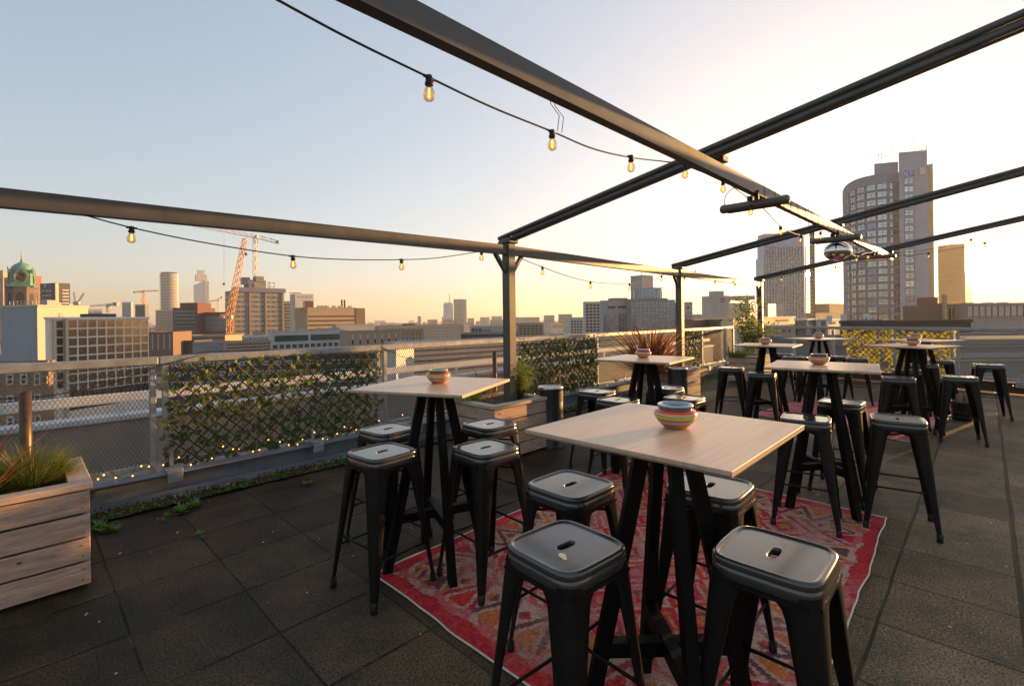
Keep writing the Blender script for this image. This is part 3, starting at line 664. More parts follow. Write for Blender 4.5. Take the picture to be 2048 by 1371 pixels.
ST = [  # seat centre pixel, rotation, label
 (1132,1088, 41, 'nearest stool at front left of the front table, white smudge on its seat'),
 (1549,1103, 46, 'nearest stool at the front right of the front table, rug seen through its slot'),
 (1141,966, 44, 'stool left of the front table, directly behind the smudged nearest stool'),
 (1420,968, 48, 'stool behind the front table, half hidden under its far right edge'),
 (764,901, 50, 'leftmost front stool at the left table, standing off the rug on bare tiles'),
 (971,893, 42, 'front right stool at the left table, its front leg on the rug corner'),
 (776,856, 52, 'back left stool at the left table, brownish reflection, mostly hidden'),
 (979,846, 44, 'stool between the left table and the wooden planter with the pergola post'),
 (1194,781, 48, 'back left stool at the table before the red-leaved plant, crumbs on its seat'),
 (1236,798, 44, 'front left stool at the table before the red-leaved plant'),
 (1331,774, 44, 'stool in front of the planter with the red-leaved plant, behind the table leg'),
 (1368,794, 46, 'front right stool at the table before the red-leaved plant, with gold rim light'),
 (1463,734, 56, 'leftmost stool at the table before the leafy shrub planter'),
 (1525,745, 56, 'front stool at the table before the leafy shrub planter'),
 (1586,713, 52, 'stool behind the right-of-centre table, nearer the leafy shrub planter'),
 (1567,707, 52, 'far stool half hidden behind another, below the pergola rail post'),
 (1618,714, 52, 'stool mostly hidden behind the striped bowl right of centre'),
 (1678,712, 56, 'narrow glimpse of a stool at the dark far table'),
 (1714,716, 56, 'right stool at the dark far table, before the ivy screen edge'),
 (1683,802, 44, 'stool behind the right-of-centre table legs, standing before the pink rug'),
 (1611,834, 56, 'left front stool at the right-of-centre table, legs on the red rug edge'),
 (1795,836, 56, 'right front stool at the right-of-centre table, standing on bare tiles'),
 (1796,754, 56, 'front left stool at the nearer table before the yellow ivy screen'),
 (1815,739, 56, 'stool just behind the front left one at the yellow ivy screen'),
 (1848,727, 56, 'stool between the two tables before the yellow ivy screen'),
 (1880,720, 56, 'stool under the rear table before the yellow ivy screen'),
 (1918,752, 56, 'front right stool at the nearer table before the yellow ivy screen'),
 (1976,728, 56, 'rightmost stool, alone near the far fence corner'),
]
for i, (px, py, a, lab) in enumerate(ST):
    p = at(px, py, SH-.004)
    if i == 0: s0 = stool_proto((p.x,p.y,0), RAD(a), lab); index_kids()
    else: dup(s0, (p.x,p.y,0), RAD(a), lab)
p = at(1126, 1112, SH-.006); mb = MB(); mb.add([(.011*cos(a_)*(1+.25*sin(3*a_)), .024*sin(a_), 0) for a_ in [2*pi*i/14 for i in range(14)]], [tuple(range(14))])
sm0 = mb.build('white_smudge', 'cer_cream', s0); sm0.location = Vector((p.x-s0.location.x, p.y-s0.location.y, 0)); sm0.location.rotate(Matrix.Rotation(-s0.rotation_euler.z, 3, 'Z')); sm0.location.z = SH-.0056; sm0.rotation_euler[2] = .25-s0.rotation_euler.z
# ================================================================ rugs
def rug(name, label, c0, du, dv, W, H, cfun, seed, nx, ny, curl=.012, rm=.95):
    r = random.Random(seed); me = bpy.data.meshes.new(name); vs = []; fs = []; cols = []
    from mathutils import noise
    for j in range(ny+1):
        for i in range(nx+1):
            u = i/nx*W; v = j/ny*H
            ed = min(u, W-u, v, H-v)
            wv = .03*noise.noise(Vector((u*1.7+seed, v*1.7, 0)))*math.exp(-ed*5)+.009*noise.noise(Vector((u*6, v*6, seed)))*math.exp(-ed*12)
            p = Vector(c0)+du*(u+wv)+dv*(v+wv*.8)
            z = .006+curl*max(0, noise.noise(Vector((u*2.2, v*2.2, seed+9.))))*math.exp(-ed*7)*1.6
            vs.append((p.x, p.y, z)); cols.append(cfun(u, v, noise))
    for j in range(ny):
        for i in range(nx): a = j*(nx+1)+i; fs.append((a, a+1, a+nx+2, a+nx+1))
    me.from_pydata(vs, [], fs); at_ = me.color_attributes.new('weave', 'FLOAT_COLOR', 'POINT')
    at_.data.foreach_set('color', np.array([(*c, 1) for c in cols], dtype=np.float32).ravel())
    me.polygons.foreach_set('use_smooth', [True]*len(fs))
    m = mat(name+'_weave', (.4,.05,.05), rm); n = m.node_tree; b = n.nodes['Principled BSDF']; b.inputs['Specular IOR Level'].default_value = .15
    va = n.nodes.new('ShaderNodeVertexColor'); va.layer_name = 'weave'
    tc = n.nodes.new('ShaderNodeTexCoord'); ns = n.nodes.new('ShaderNodeTexNoise'); ns.inputs['Scale'].default_value = 90; ns.inputs['Detail'].default_value = 4; n.links.new(tc.outputs['Object'], ns.inputs[0])
    mr = n.nodes.new('ShaderNodeMapRange'); mr.inputs[1].default_value = .3; mr.inputs[2].default_value = .7; mr.inputs[3].default_value = .62; mr.inputs[4].default_value = 1.3; n.links.new(ns.outputs[0], mr.inputs[0])
    vm = n.nodes.new('ShaderNodeVectorMath'); vm.operation = 'SCALE'; n.links.new(va.outputs[0], vm.inputs[0]); n.links.new(mr.outputs[0], vm.inputs['Scale']); n.links.new(vm.outputs[0], b.inputs['Base Color'])
    bp = n.nodes.new('ShaderNodeBump'); bp.inputs['Strength'].default_value = .5; bp.inputs['Distance'].default_value = .003; n.links.new(ns.outputs[0], bp.inputs['Height']); n.links.new(bp.outputs[0], b.inputs['Normal'])
    me.materials.append(m); o = link(name, me); tag(o, label, 'rug')
    # bound white edge
    e = MB(); ring = [vs[i] for i in range(nx+1)]+[vs[j*(nx+1)+nx] for j in range(1, ny+1)]+[vs[ny*(nx+1)+i] for i in range(nx-1, -1, -1)]+[vs[j*(nx+1)] for j in range(ny-1, -1, -1)]
    e.tube([(x, y, z+.001) for x, y, z in ring], .0055, 5, cap=False); e.build('bound_edge', 'cer_cream', o)
    return o
RED, PINK, BEIGE, ORA, BRO, MAG = (.52,.035,.035), (.54,.115,.10), (.50,.29,.22), (.54,.15,.04), (.17,.055,.055), (.44,.022,.045)
def kilim(u, v, noise):
    W, H = 2.12, 3.0
    q = .012; uu = round(u/q)*q; vv = round(v/q)*q
    n1 = noise.noise(Vector((u*3.1, v*3.1, 1))); n2 = noise.noise(Vector((u*14, v*14, 2))); n3 = noise.noise(Vector((uu*40, vv*40, 3)))
    eu = min(uu, W-uu); ev = min(vv, H-vv); e = min(eu*1.3, ev)
    zz = .012*(abs(((uu+vv)*14) % 2-1))
    if e < .085+.03*abs(((vv+uu)*7) % 2-1): c = RED if n2 > -.25 else MAG
    elif e < .15+.03*abs(((vv+uu)*7) % 2-1): c = PINK if n2 > -.1 else BEIGE
    elif e < .45:
        # triangle band
        s = vv if e == eu*1.3 else uu; tcoord = (s/.23) % 1; h = (e-.16)/.27
        a = abs(tcoord-.5)*2; k = int(s/.23) % 4
        if h < 0: c = PINK
        elif h < 1:
            inner = 1-h
            d = inner-a
            if abs(d) < .15: c = (BRO, ORA, MAG, BRO)[k]
            elif .15 <= d < .36: c = BEIGE
            elif d >= .36: c = (ORA, BRO, RED, ORA)[k]
            else:
                c = BEIGE
                a2 = abs(((tcoord+.5) % 1)-.5)*2
                if a2+abs(h-.62)*2.2 < .35: c = (RED, BRO, ORA, BRO)[k]
        else: c = PINK
    elif e < .52: c = RED if ((uu+vv)*10) % 1 < .5 else BEIGE
    else:
        # centre field: stepped diamonds and streaks
        a = abs(((uu-.2)/.31) % 1-.5)*2; b2 = abs((vv/.36) % 1-.5)*2; d = a+b2
        if d < .3: c = ORA
        elif d < .5: c = BRO if n2 > 0 else MAG
        elif d < .8: c = PINK
        elif d < .95: c = BEIGE
        elif d < 1.25: c = RED
        elif d < 1.4: c = ORA if n2 > .1 else BEIGE
        elif d < 1.7: c = MAG
        else: c = PINK
    f = max(0, min(1, (n1*1.2+.12)+(n3*.3)))*.6                      # wear: pile faded towards beige
    c = tuple(x*(1-f)+y*f for x, y in zip(c, (.43,.25,.185) if n2 > -.3 else (.5,.06,.07)))
    k = 1+.22*n3; return tuple(max(0, x*k) for x in c)
rd = Vector((.893,-.877,0)).normalized(); ra = Vector((.685,.7285,0)).normalized()
rug('patterned_rug', 'large red and beige patterned rug under the front table', (-.835,2.83,0), rd, ra, 2.12, 3.0, kilim, 3, 330, 460)
def pinkrug(u, v, noise):
    n1 = noise.noise(Vector((u*2, v*2, 1))); n2 = noise.noise(Vector((u*25, v*25, 2)))
    a = abs((u/.5) % 1-.5)+abs((v/.5) % 1-.5)
    c = (.50,.115,.14) if a > .3 else (.42,.07,.10)
    f = max(0, min(1, .5+n1*.8+n2*.5))*.5; return tuple(x*(1-f)+y*f for x, y in zip(c, (.50,.22,.22)))
pa = at(1826,886); pb_ = at(1508,829); pc = at(1906,826)
rug('pink_rug', 'faded pink rug under the far tables', pa, (pc-pa).normalized(), (pb_-pa).normalized(), (pc-pa).length, (pb_-pa).length, pinkrug, 8, 90, 90)
# ================================================================ planters and plants
def planter(label, c, L, W, H, seed, rz=ANG, knots=True, cat='planter'):
    r = random.Random(seed); t = thing('wooden_planter', label, cat, (c[0], c[1], 0), rz, 'wooden plank planters')
    n = 4; g_ = .012; ph = (H-.045-.03-g_*(n-1))/n
    for s, (ax, ln, off) in enumerate((('x', L, -W/2), ('x', L, W/2), ('y', W-.05, -L/2), ('y', W-.05, L/2))):
        mb = MB()
        for i in range(n):
            z = .03+ph/2+i*(ph+g_); o = off+(.0125 if off < 0 else -.0125); j = r.gauss(0,.0012)
            if ax == 'x': mb.bbox((0, o+j, z), (ln, .025, ph), .003)
            else: mb.bbox((o+j, 0, z), (.025, ln, ph), .003)
        sc = mb.build('planks', 'plank', t)
        if knots:
            kb = MB()
            for i in range(n):
                z = .03+ph/2+i*(ph+g_)
                for e in (-1, 1):
                    for dz in (-.03, .03):
                        x = e*(ln/2-.035)+r.gauss(0,.003); yy = off+(-.0015 if off < 0 else .0015)
                        P = (x, yy, z+dz) if ax == 'x' else (yy, x, z+dz)
                        kb.box(P, (.006,.004,.006))
                if r.random() < .8:
                    x = r.uniform(-ln/2.4, ln/2.4); pts = [(.011*cos(a_*pi/4)*r.uniform(.6,1.3), .008*sin(a_*pi/4)*r.uniform(.6,1.3)) for a_ in range(8)]
                    yy = off+(-.0012 if off < 0 else .0012); zz = z+r.uniform(-.03,.03)
                    kb.add([((x+a_, yy, zz+b_) if ax == 'x' else (yy, x+a_, zz+b_)) for a_, b_ in pts], [tuple(range(8))])
            kb.build('knots', 'knot', sc)
    mb = MB(); cw = .10
    for (cx, cy, dx, dy) in ((0,-W/2+cw/2-.012,L+.024,cw),(0,W/2-cw/2+.012,L+.024,cw),(-L/2+cw/2-.012,0,cw,W-2*cw+.023),(L/2-cw/2+.012,0,cw,W-2*cw+.023)):
        mb.bbox((cx,cy,H-.0175), (dx,dy,.035), .003)
    mb.build('rim', 'plank_cap', t)
    mb = MB(); mb.box((0,0,(H-.06)/2+.02), (L-.06,W-.06,H-.09)); mb.build('liner', 'liner', t)
    mb = MB(); vs = []; fs = []; k = 12
    for i in range(k+1):
        for j in range(k+1): vs.append(((i/k-.5)*(L-.07), (j/k-.5)*(W-.07), H-.045+.018*r.random()))
    for i in range(k):
        for j in range(k): a = i*(k+1)+j; fs.append((a, a+k+1, a+k+2, a+1))
    mb.add(vs, fs, 0, True); mb.build('soil', 'soil', t)
    return t
H_ = .6
def blades(mb, c, n, ln, r0, width, seed, lean=(.15,1.2), droop=.9, seg=4, m=0, az=None, straight=False):
    r = random.Random(seed)
    for i in range(n):
        a = r.uniform(0, 2*pi) if az is None else r.gauss(az[0], az[1]); q = r0*sqrt(r.random()); b = Vector((c[0]+q*cos(a), c[1]+q*sin(a), c[2]))
        l = ln*r.uniform(.55, 1.1); th = r.uniform(*lean); d = Vector((cos(a)*sin(th), sin(a)*sin(th), cos(th))); p = b.copy()
        side = Vector((-sin(a), cos(a), 0)); side.rotate(Matrix.Rotation(r.gauss(0,.5), 3, 'Z'))
        w_ = width*r.uniform(.7, 1.2); pts = []
        for k in range(seg+1):
            f = k/seg; ww = w_*(1-f**1.8)*(.6+.8*f if straight and f < .5 else 1)
            pts.append((p-side*ww/2, p+side*ww/2)); p = p+d*(l/seg); d = (d+Vector((cos(a)*.15, sin(a)*.15, -droop*f*f*.5))*1.0).normalized() if droop else d
        vs = [v for pr in pts for v in pr]; fs = [(2*k, 2*k+1, 2*k+3, 2*k+2) for k in range(seg)]
        mb.add(vs, fs, m, False)
def plantthing(name, label, cat, loc, group=None): return thing(name, label, cat, loc, 0, group)
# planter at left edge
F1 = Vector((-2.406, 2.737, 0)); L_, W_ = 1.3, .74
c = F1-A2*L_/2+OUT*W_/2; planter('large wooden planter with grass at the left edge, nearest the camera', c, L_, W_, H_, 31)
g1 = at(62, 955, .6); t = plantthing('grass_tuft', 'dense green ornamental grass tuft in the left planter', 'grass plant', (g1.x, g1.y, .56))
mb = MB(); blades(mb, (0,0,0), 4200, .245, .12, .0026, 41, (.05,1.55), .6); mb.build('blades', 'grass_green', t)
mb = MB(); blades(mb, (0,0,0), 340, .30, .10, .0024, 42, (.2,1.35), .4); mb.build('straw_blades', 'grass_straw', t)
p = at(-45, 975, .62); t = plantthing('phormium', 'orange-brown sword leaves arching in from the left edge above the planter', 'plant', (p.x, p.y, .56))
mb = MB(); blades(mb, (0,0,0), 34, .50, .06, .022, 43, (.3,1.25), .22, straight=True); mb.build('leaves', 'phormium', t)
def tubepost(label, px, ptop, pbot, rad):
    p = at(px, pbot, .56); zt = EYE-(ray(px, ptop)[1])*p.y
    t = thing('metal_post', label, 'post', (p.x, p.y, .55)); mb = MB(); mb.lathe([(rad,0),(rad,zt-.55),(rad*.85,zt-.55),(rad*.85,zt-.58),(0,zt-.58)], 28, cap=False); mb.build('pole', 'post_dark', t)
    mb = MB(); mb.lathe([(0,0),(.006,0),(.006,.004),(0,.004)], 10, M=Matrix.Translation((rad*.72,-rad*.72,(zt-.55)*.6)) @ Matrix.Rotation(pi/2,4,'X') @ Matrix.Rotation(pi/4,4,'Y')); mb.build('bolt_hole', 'liner', t)
tubepost('short dark metal tube post standing in the left grass planter', 52, 783, 915, .034)
# planter 2
c2 = Vector((-.19,4.93,0))+A2*.42+OUT*.33; planter('wooden planter round the first pergola post, behind the left table', c2, .84, .66, H_, 32)
tubepost('slim dark post beside the first pergola post in the middle planter', 990, 703, 790, .026)
p = at(925, 800, .6); t = plantthing('grass_tuft', 'feathery green grass spilling over the left rim of the middle planter', 'grass plant', (p.x+.05, p.y+.08, .56))
mb = MB(); blades(mb, (0,0,0), 900, .22, .13, .003, 44, (.1,1.4), .5); mb.build('blades', 'grass_green', t)
p = at(966, 788, .6); t = plantthing('phormium', 'small brown spiky plant in the middle planter', 'plant', (p.x, p.y, .56)); mb = MB(); blades(mb, (0,0,0), 22, .40, .03, .022, 45, (.03,.65), .1, straight=True); mb.build('leaves', 'phormium', t)
p = at(950, 790, .6); t = plantthing('dry_grass', 'straw-coloured dry grass in the middle planter', 'grass plant', (p.x+.1, p.y+.1, .56)); mb = MB(); blades(mb, (0,0,0), 420, .30, .2, .0025, 46, (.05,.9), .4); mb.build('blades', 'grass_straw', t)
def bushy(label, loc, R, H, n, seed, mt, name='shrub', cat='shrub', lw=.006, ll=.028, stems=26, upright=.6):
    r = random.Random(seed); t = plantthing(name, label, cat, loc); st = MB(); lf = MB()
    for i in range(stems):
        a = r.uniform(0, 2*pi); th = abs(r.gauss(0, .32))*(1.4-upright); l = H*r.uniform(.55, 1.05); p = Vector((r.gauss(0,.02), r.gauss(0,.02), 0)); d = Vector((cos(a)*sin(th), sin(a)*sin(th), cos(th))); pts = [p.copy()]
        for k in range(7):
            p = p+d*l/7; d = (d+Vector((r.gauss(0,.12), r.gauss(0,.12), .06))).normalized(); pts.append(p.copy())
        st.tube(pts, .0028, 4, r2=.001)
        for q in range(int(n/stems)):
            f = r.uniform(.15, 1); k = min(6, int(f*7)); b = pts[k].lerp(pts[k+1], f*7-k)
            d2 = Vector((r.gauss(0,1), r.gauss(0,1), r.gauss(.5,.7))).normalized(); sd_ = d2.cross(Vector((r.random(), r.random(), r.random()))).normalized()
            L2 = ll*r.uniform(.6,1.3); b = b+d2*r.uniform(0, R*.25)
            lf.add([b, b+d2*L2*.5+sd_*lw, b+d2*L2, b+d2*L2*.5-sd_*lw], [(0,1,2,3)])
    st.build('stems', 'twig', t); lf.build('foliage', mt, t); return t
p = at(1040, 795, .58); bushy('yellow-green rosemary-like bush right of the first pergola post', (p.x, p.y, .56), .3, .42, 5200, 47, 'rosemary', stems=44, upright=.7, lw=.0035)
# planter 3
c3 = Vector((2.75,8.45,0)); planter('wooden planter with the large red-leaved plant by the second pergola post', c3, 1.0, .66, H_, 33)
p = atD(1300, 735, 8.05); t = plantthing('phormium', 'large spiky red-brown plant in the planter by the second pergola post', 'plant', (p.x, p.y, .55)); mb = MB()
blades(mb, (0,0,0), 250, .98, .14, .045, 48, (.02,1.35), .42, seg=5, straight=True); mb.build('leaves', 'phormium', t)
# planter 4
c4 = Vector((5.45,11.1,0)); planter('reddish wooden planter with the leafy shrub by the third pergola post', c4, .9, .66, H_, 34)
p = atD(1478, 712, 10.95); t = plantthing('grass_tuft', 'low green grass cushion in the reddish planter', 'grass plant', (p.x, p.y, .56)); mb = MB(); blades(mb, (0,0,0), 1100, .2, .22, .006, 49, (.1,1.3), .5); mb.build('blades', 'grass_green', t)
p = atD(1503, 712, 11.2); bushy('tall thin leafy shrub in the reddish planter beside the third pergola post', (p.x, p.y, .56), .6, 1.3, 1250, 50, 'shrub_leaf', lw=.017, ll=.075, stems=14, upright=.75)
p = atD(1462, 700, 11.0); t = plantthing('phormium', 'few red spiky leaves left of the tall shrub', 'plant', (p.x, p.y, .56)); mb = MB(); blades(mb, (0,0,0), 12, .5, .05, .02, 51, (.2,1.0), .15, straight=True); mb.build('leaves', 'phormium', t)
# ---------------------------------------------------------------- ash bins and pot
def ashbin(label, x, y, dots):
    t = thing('ash_bin', label, 'ash bin', (x,y,0), RAD(-20), 'black cylindrical ash bins'); R = .145; H = .70
    mb = MB(); mb.lathe([(R*1.03,0),(R*1.03,.02),(R,.025),(R,H-.03)], 40, cap=False); mb.build('bin_body', 'bin_black', t)
    mb = MB(); mb.lathe([(R,H-.03),(R*1.03,H-.025),(R*1.03,H),(R*.94,H+.004),(R*.90,H-.008),(0,H-.012)], 40, cap=False); ri = mb.build('steel_ashtray_top', 'steel', t)
    mb = MB()
    for k in range(14):
        a = rnd.uniform(0,2*pi); q = R*.75*sqrt(rnd.random()); b = rnd.uniform(0,pi); mb.tube([(q*cos(a), q*sin(a), H-.004), (q*cos(a)+.02*cos(b), q*sin(a)+.02*sin(b), H+.004)], .0035, 6)
    mb.build('cigarette_butts', 'cer_cream', ri)
    mb = MB(); a0, a1 = RAD(-25), RAD(25); K = 8
    vs = [(R*1.006*cos(a0+(a1-a0)*i/K), R*1.006*sin(a0+(a1-a0)*i/K), z) for z in (H-.17, H-.07) for i in range(K+1)]
    mb.add(vs, [(i, i+1, K+2+i, K+1+i) for i in range(K)]); mb.build('opening', 'liner', t)
ashbin('black ash bin right beside the middle wooden planter', .44, 5.64, 0)
ashbin('black ash bin in front of the planter with the red-leaved plant', 2.58, 7.55, 0)
p = at(1925, 840); t = thing('plant_pot', 'small black pot with two dark stumps on the tiles at right', 'pot', (p.x, p.y, 0))
mb = MB(); mb.lathe([(.0,0),(.105,0),(.125,.24),(.132,.245),(.132,.265),(.115,.265),(.11,.22),(0,.215)], 28, cap=False); mb.build('pot', 'bin_black', t)
mb = MB()
for dx in (-.045,.05): mb.lathe([(.034,.2),(.038,.3),(.036,.35),(.02,.372),(0,.376)], 14, c=(dx, .01*dx, 0), cap=False)
mb.build('stumps', 'rail_wood', t)
# ================================================================ the city
mat('ground_city', (.10,.095,.09), .95, var=.6, scale=.02, col2=(.05,.06,.045))
def cm(name, col, rough=.8, var=.12, scale=.15, **k): return mat(name, col, rough, var=var, scale=scale, **k)
cm('c_clad_shade', (.27,.29,.33), .5, stretch=(6,6,.3)); cm('c_white', (.52,.51,.50)); cm('c_cream', (.60,.49,.34)); cm('c_tan', (.36,.27,.19)); cm('c_brown', (.20,.125,.09))
cm('c_brick', (.24,.155,.11), scale=.6, var=.3); cm('c_orange', (.50,.13,.05)); cm('c_dark', (.075,.065,.06)); cm('c_grey', (.26,.25,.25)); cm('c_lgrey', (.38,.37,.37)); cm('c_concrete', (.31,.29,.26), var=.35, scale=.3)
cm('c_redbrown', (.13,.05,.045)); cm('c_stone', (.16,.125,.10), scale=.8, var=.35); cm('c_copper', (.16,.33,.25), .65, var=.45, scale=.5, col2=(.06,.14,.11)); cm('c_sign_blue', (.05,.15,.5)); cm('c_far', (.30,.29,.30))
cm('c_tower', (.155,.215,.315), var=.1); cm('c_tower_light', (.26,.325,.43)); cm('c_bright', (.80,.74,.64), var=.06); cm('c_roof', (.055,.05,.048)); cm('c_gravel', (.17,.16,.15)); cm('crane_orange', (.62,.28,.07), .5); cm('crane_white', (.6,.55,.45), .5); cm('gold_metal', (.6,.4,.12), .35)
cm('c_beige_light', (.55,.46,.36)); cm('c_scaf', (.20,.19,.27)); cm('c_slate', (.028,.032,.040))
def glass(name, col, rough=.08, metal=.85): mat(name, col, rough, metal, var=.35, scale=.35)
glass('g_dark', (.05,.05,.055), .12, .35); glass('g_office', (.26,.20,.15), .14, .8); glass('g_mid', (.19,.28,.40), .12, .75); glass('g_green', (.10,.22,.19), .12, .7); glass('g_gold', (.50,.29,.09), .25, .6); glass('g_towerl', (.36,.44,.50), .12, .8); glass('g_blue', (.16,.22,.40), .12); glass('g_pale', (.6,.62,.66), .15, .8)
def win_mesh(w, h, nx=1, nz=1, fr=.08, pane='g_dark', frame='c_white', d=.12):
    mb = MB(); mb.quad((-w/2,-d*.35,-h/2), (w/2,-d*.35,-h/2), (w/2,-d*.35,h/2), (-w/2,-d*.35,h/2), 0)
    if fr:
        y = -d*.5
        for x in (-w/2+fr/2, w/2-fr/2): mb.box((x, y, 0), (fr, d, h), m=1)
        for z in (-h/2+fr/2, h/2-fr/2): mb.box((0, y, z), (w-2*fr, d, fr), m=1)
        for i in range(1, nx): mb.box((-w/2+w*i/nx, y, 0), (fr*.7, d*.9, h-2*fr), m=1)
        for i in range(1, nz): mb.box((0, y, -h/2+h*i/nz), (w-2*fr, d*.8, fr*.7), m=1)
    return mb.mesh('window', [pane, frame])
class Bld:
    def __init__(s, label, D, xl, xc, xr, ytop, th=0, mt='c_grey', depth=None, cat='building', name='building', base=-37, roof='c_roof', parapet=True, group=None, zb=None):
        s.D = D; s.th = RAD(th); s.xc = xc
        u, v = ray(xc, ytop); s.C = Vector((u*D, D, 0)); s.zt = EYE-v*D
        ur = ray(xr, ytop)[0]; s.L = (ur*D-s.C.x)/(cos(s.th)-ur*sin(s.th))
        if depth: s.M = depth
        else: ul = ray(xl, ytop)[0]; s.M = (s.C.x-ul*D)/(sin(s.th)+ul*cos(s.th))
        s.M = abs(s.M)
        s.base = base if zb is None else zb
        s.o = thing(name, label, cat, (s.C.x, s.C.y, s.base), s.th, group)
        mb = MB(); H = s.zt-s.base; mb.box((s.L/2, s.M/2, H/2), (s.L, s.M, H)); mb.build('wall', mt, s.o)
        if roof:
            mb = MB(); mb.box((s.L/2, s.M/2, H+.05), (s.L-.6, s.M-.6, .1)); 
            if parapet:
                for a in ((s.L/2,-.06,s.L+.2,.3),(s.L/2,s.M+.06,s.L+.2,.3)): mb.box((a[0],a[1],H+.1), (a[2],a[3],.36), m=1)
                for a in ((-.06,s.M/2,.3,s.M-.4),(s.L+.06,s.M/2,.3,s.M-.4)): mb.box((a[0],a[1],H+.1), (a[2],a[3],.36), m=1)
            mb.build('roof', [roof, mt], s.o)
    def z(s, y, x=None): return EYE-ray(x or s.xc, y)[1]*s.D-s.base
    def fx(s, px):           # pixel column -> local coordinate along front face
        u = ray(px, 640)[0]; return (u*s.D-s.C.x)/(cos(s.th)-u*sin(s.th))
    def ly(s, px):
        u = ray(px, 640)[0]; return (s.C.x-u*s.D)/(sin(s.th)+u*cos(s.th))
    def wins(s, face, cols, rows, x0, x1, y0, y1, wf=.6, hf=.6, nx=1, nz=1, pane='g_dark', frame='c_white', fr=.1, d=.15, cap=100, name='window'):
        f = s.fx if face == 'F' else s.ly
        a, b = (f(x0), f(x1)); a, b = min(a,b), max(a,b); za, zb = s.z(y1), s.z(y0)
        cw, ch = (b-a)/cols, (zb-za)/rows; me = win_mesh(cw*wf, ch*hf, nx, nz, min(fr, cw*wf*.2, ch*hf*.25), pane, frame, d)
        k = 0; rest = MB()
        for r_ in range(rows):
            for c in range(cols):
                p = a+cw*(c+.5); z = zb-ch*(r_+.5)
                loc, rz = ((p, 0, z), 0) if face == 'F' else ((0, p, z), -pi/2)
                if k < cap: link(name, me, s.o, loc, rz)
                else:
                    w_, h_ = cw*wf/2, ch*hf/2
                    if face == 'F': rest.quad((p-w_,-.05,z-h_),(p+w_,-.05,z-h_),(p+w_,-.05,z+h_),(p-w_,-.05,z+h_))
                    else: rest.quad((-.05,p+w_,z-h_),(-.05,p-w_,z-h_),(-.05,p-w_,z+h_),(-.05,p+w_,z+h_))
                k += 1
        if rest.v: o = rest.build(name, pane, s.o); o['kind'] = 'stuff'
        return s
    def bands(s, face, rows, x0, x1, y0, y1, hf=.5, pane='g_dark', d=.1, nx=1, frame='c_dark', fr=0):
        return s.wins(face, 1, rows, x0, x1, y0, y1, 1, hf, nx=nx, pane=pane, frame=frame, fr=fr or .12, d=.12, name='ribbon_window')
    def piece(s, name, x0, x1, y0, y1, dep=3, off=.0, mt='c_grey', yo=0):
        a, b = s.fx(x0), s.fx(x1); za, zb = s.z(y1), s.z(y0); mb = MB(); mb.box(((a+b)/2, off+dep/2+yo, (za+zb)/2), (abs(b-a), dep, zb-za)); return mb.build(name, mt, s.o)
def text_mesh(txt, size, depth, font=None):
    cu = bpy.data.curves.new('sign_text', 'FONT'); cu.body = txt; cu.size = size; cu.extrude = depth/2; cu.align_x = 'CENTER'; cu.space_character = 1.15; cu.offset = size*.02
    o = bpy.data.objects.new('tmp', cu); COL.objects.link(o); bpy.context.view_layer.update()
    me = bpy.data.meshes.new_from_object(o.evaluated_get(bpy.context.evaluated_depsgraph_get())); bpy.data.objects.remove(o); bpy.data.curves.remove(cu); return me
def sign(parent, txt, loc, size, mt, width=None, rz=0, mirror=False):
    me = text_mesh(txt, size, size*.12); me.materials.clear(); me.materials.append(MATS[mt]); o = link('sign_letters', me, parent, loc); o.rotation_euler = (pi/2, 0, rz)
    if width:
        xs = [v.co.x for v in me.vertices]; k = width/(max(xs)-min(xs)); o.scale = (-k if mirror else k, 1, 1)
    return o
# ground
mb = MB(); n = 64; mb.add([(0,0,-37)]+[(5200*cos(2*pi*i/n), 5200*sin(2*pi*i/n), -37) for i in range(n)], [(0, 1+i, 1+(i+1) % n) for i in range(n)])
tag(mb.build('ground', 'ground_city'), kind='structure')
# the sun itself, far behind the skyline
sp = atD(1615.8, 549, 12000); mb = MB(); R_ = 12000*.0044; n1, n2 = 24, 14; vs = []; fs = []
for i in range(n2+1):
    for j in range(n1): vs.append((R_*sin(pi*i/n2)*cos(2*pi*j/n1), R_*sin(pi*i/n2)*sin(2*pi*j/n1), R_*cos(pi*i/n2)))
for i in range(n2):
    for j in range(n1): fs.append((i*n1+j, (i+1)*n1+j, (i+1)*n1+(j+1) % n1, i*n1+(j+1) % n1))
mb.add(vs, fs, 0, True); mat('sun_fire', (1,.8,.4), emit=(1,.68,.28), estr=40); tag(mb.build('sun', 'sun_fire', None, sp), kind='structure')
# ---- left part
Bld('plain beige tower cut by the left picture edge', 700, None, -30, 6, 541, 0, 'c_tan', depth=30).bands('F', 20, -28, 5, 548, 640, .4)
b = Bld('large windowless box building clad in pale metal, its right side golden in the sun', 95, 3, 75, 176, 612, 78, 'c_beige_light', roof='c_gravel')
mb = MB(); mb.box((-.03, b.M/2, (b.zt-b.base)/2-.1), (.06,b.M,b.zt-b.base-.2)); mb.build('shaded_cladding', 'c_clad_shade', b.o)  # grey sheet puts this side's shade into its colour, the sunlit side stays pale
b.piece('door', 118, 126, 625, 637, .1, -.08, 'c_lgrey'); 
for x in (12, 30, 47, 66): 
    yy = b.ly(x); mb = MB(); mb.box((-.04, yy, (b.zt-b.base)/2), (.08,.12,b.zt-b.base-.2)); mb.build('cladding_joint', 'c_lgrey', b.o)
mb = MB(); H = b.zt-b.base
for k in range(8): mb.bar((.4, .8+k*1.0, H), (.4, .8+k*1.0, H+1.1), .05)
mb.bar((.4,.8,H+1.1), (.4,7.8,H+1.1), .05); mb.bar((.4,.8,H+.6), (.4,7.8,H+.6), .05); mb.build('roof_railing', 'crane_white', b.o)
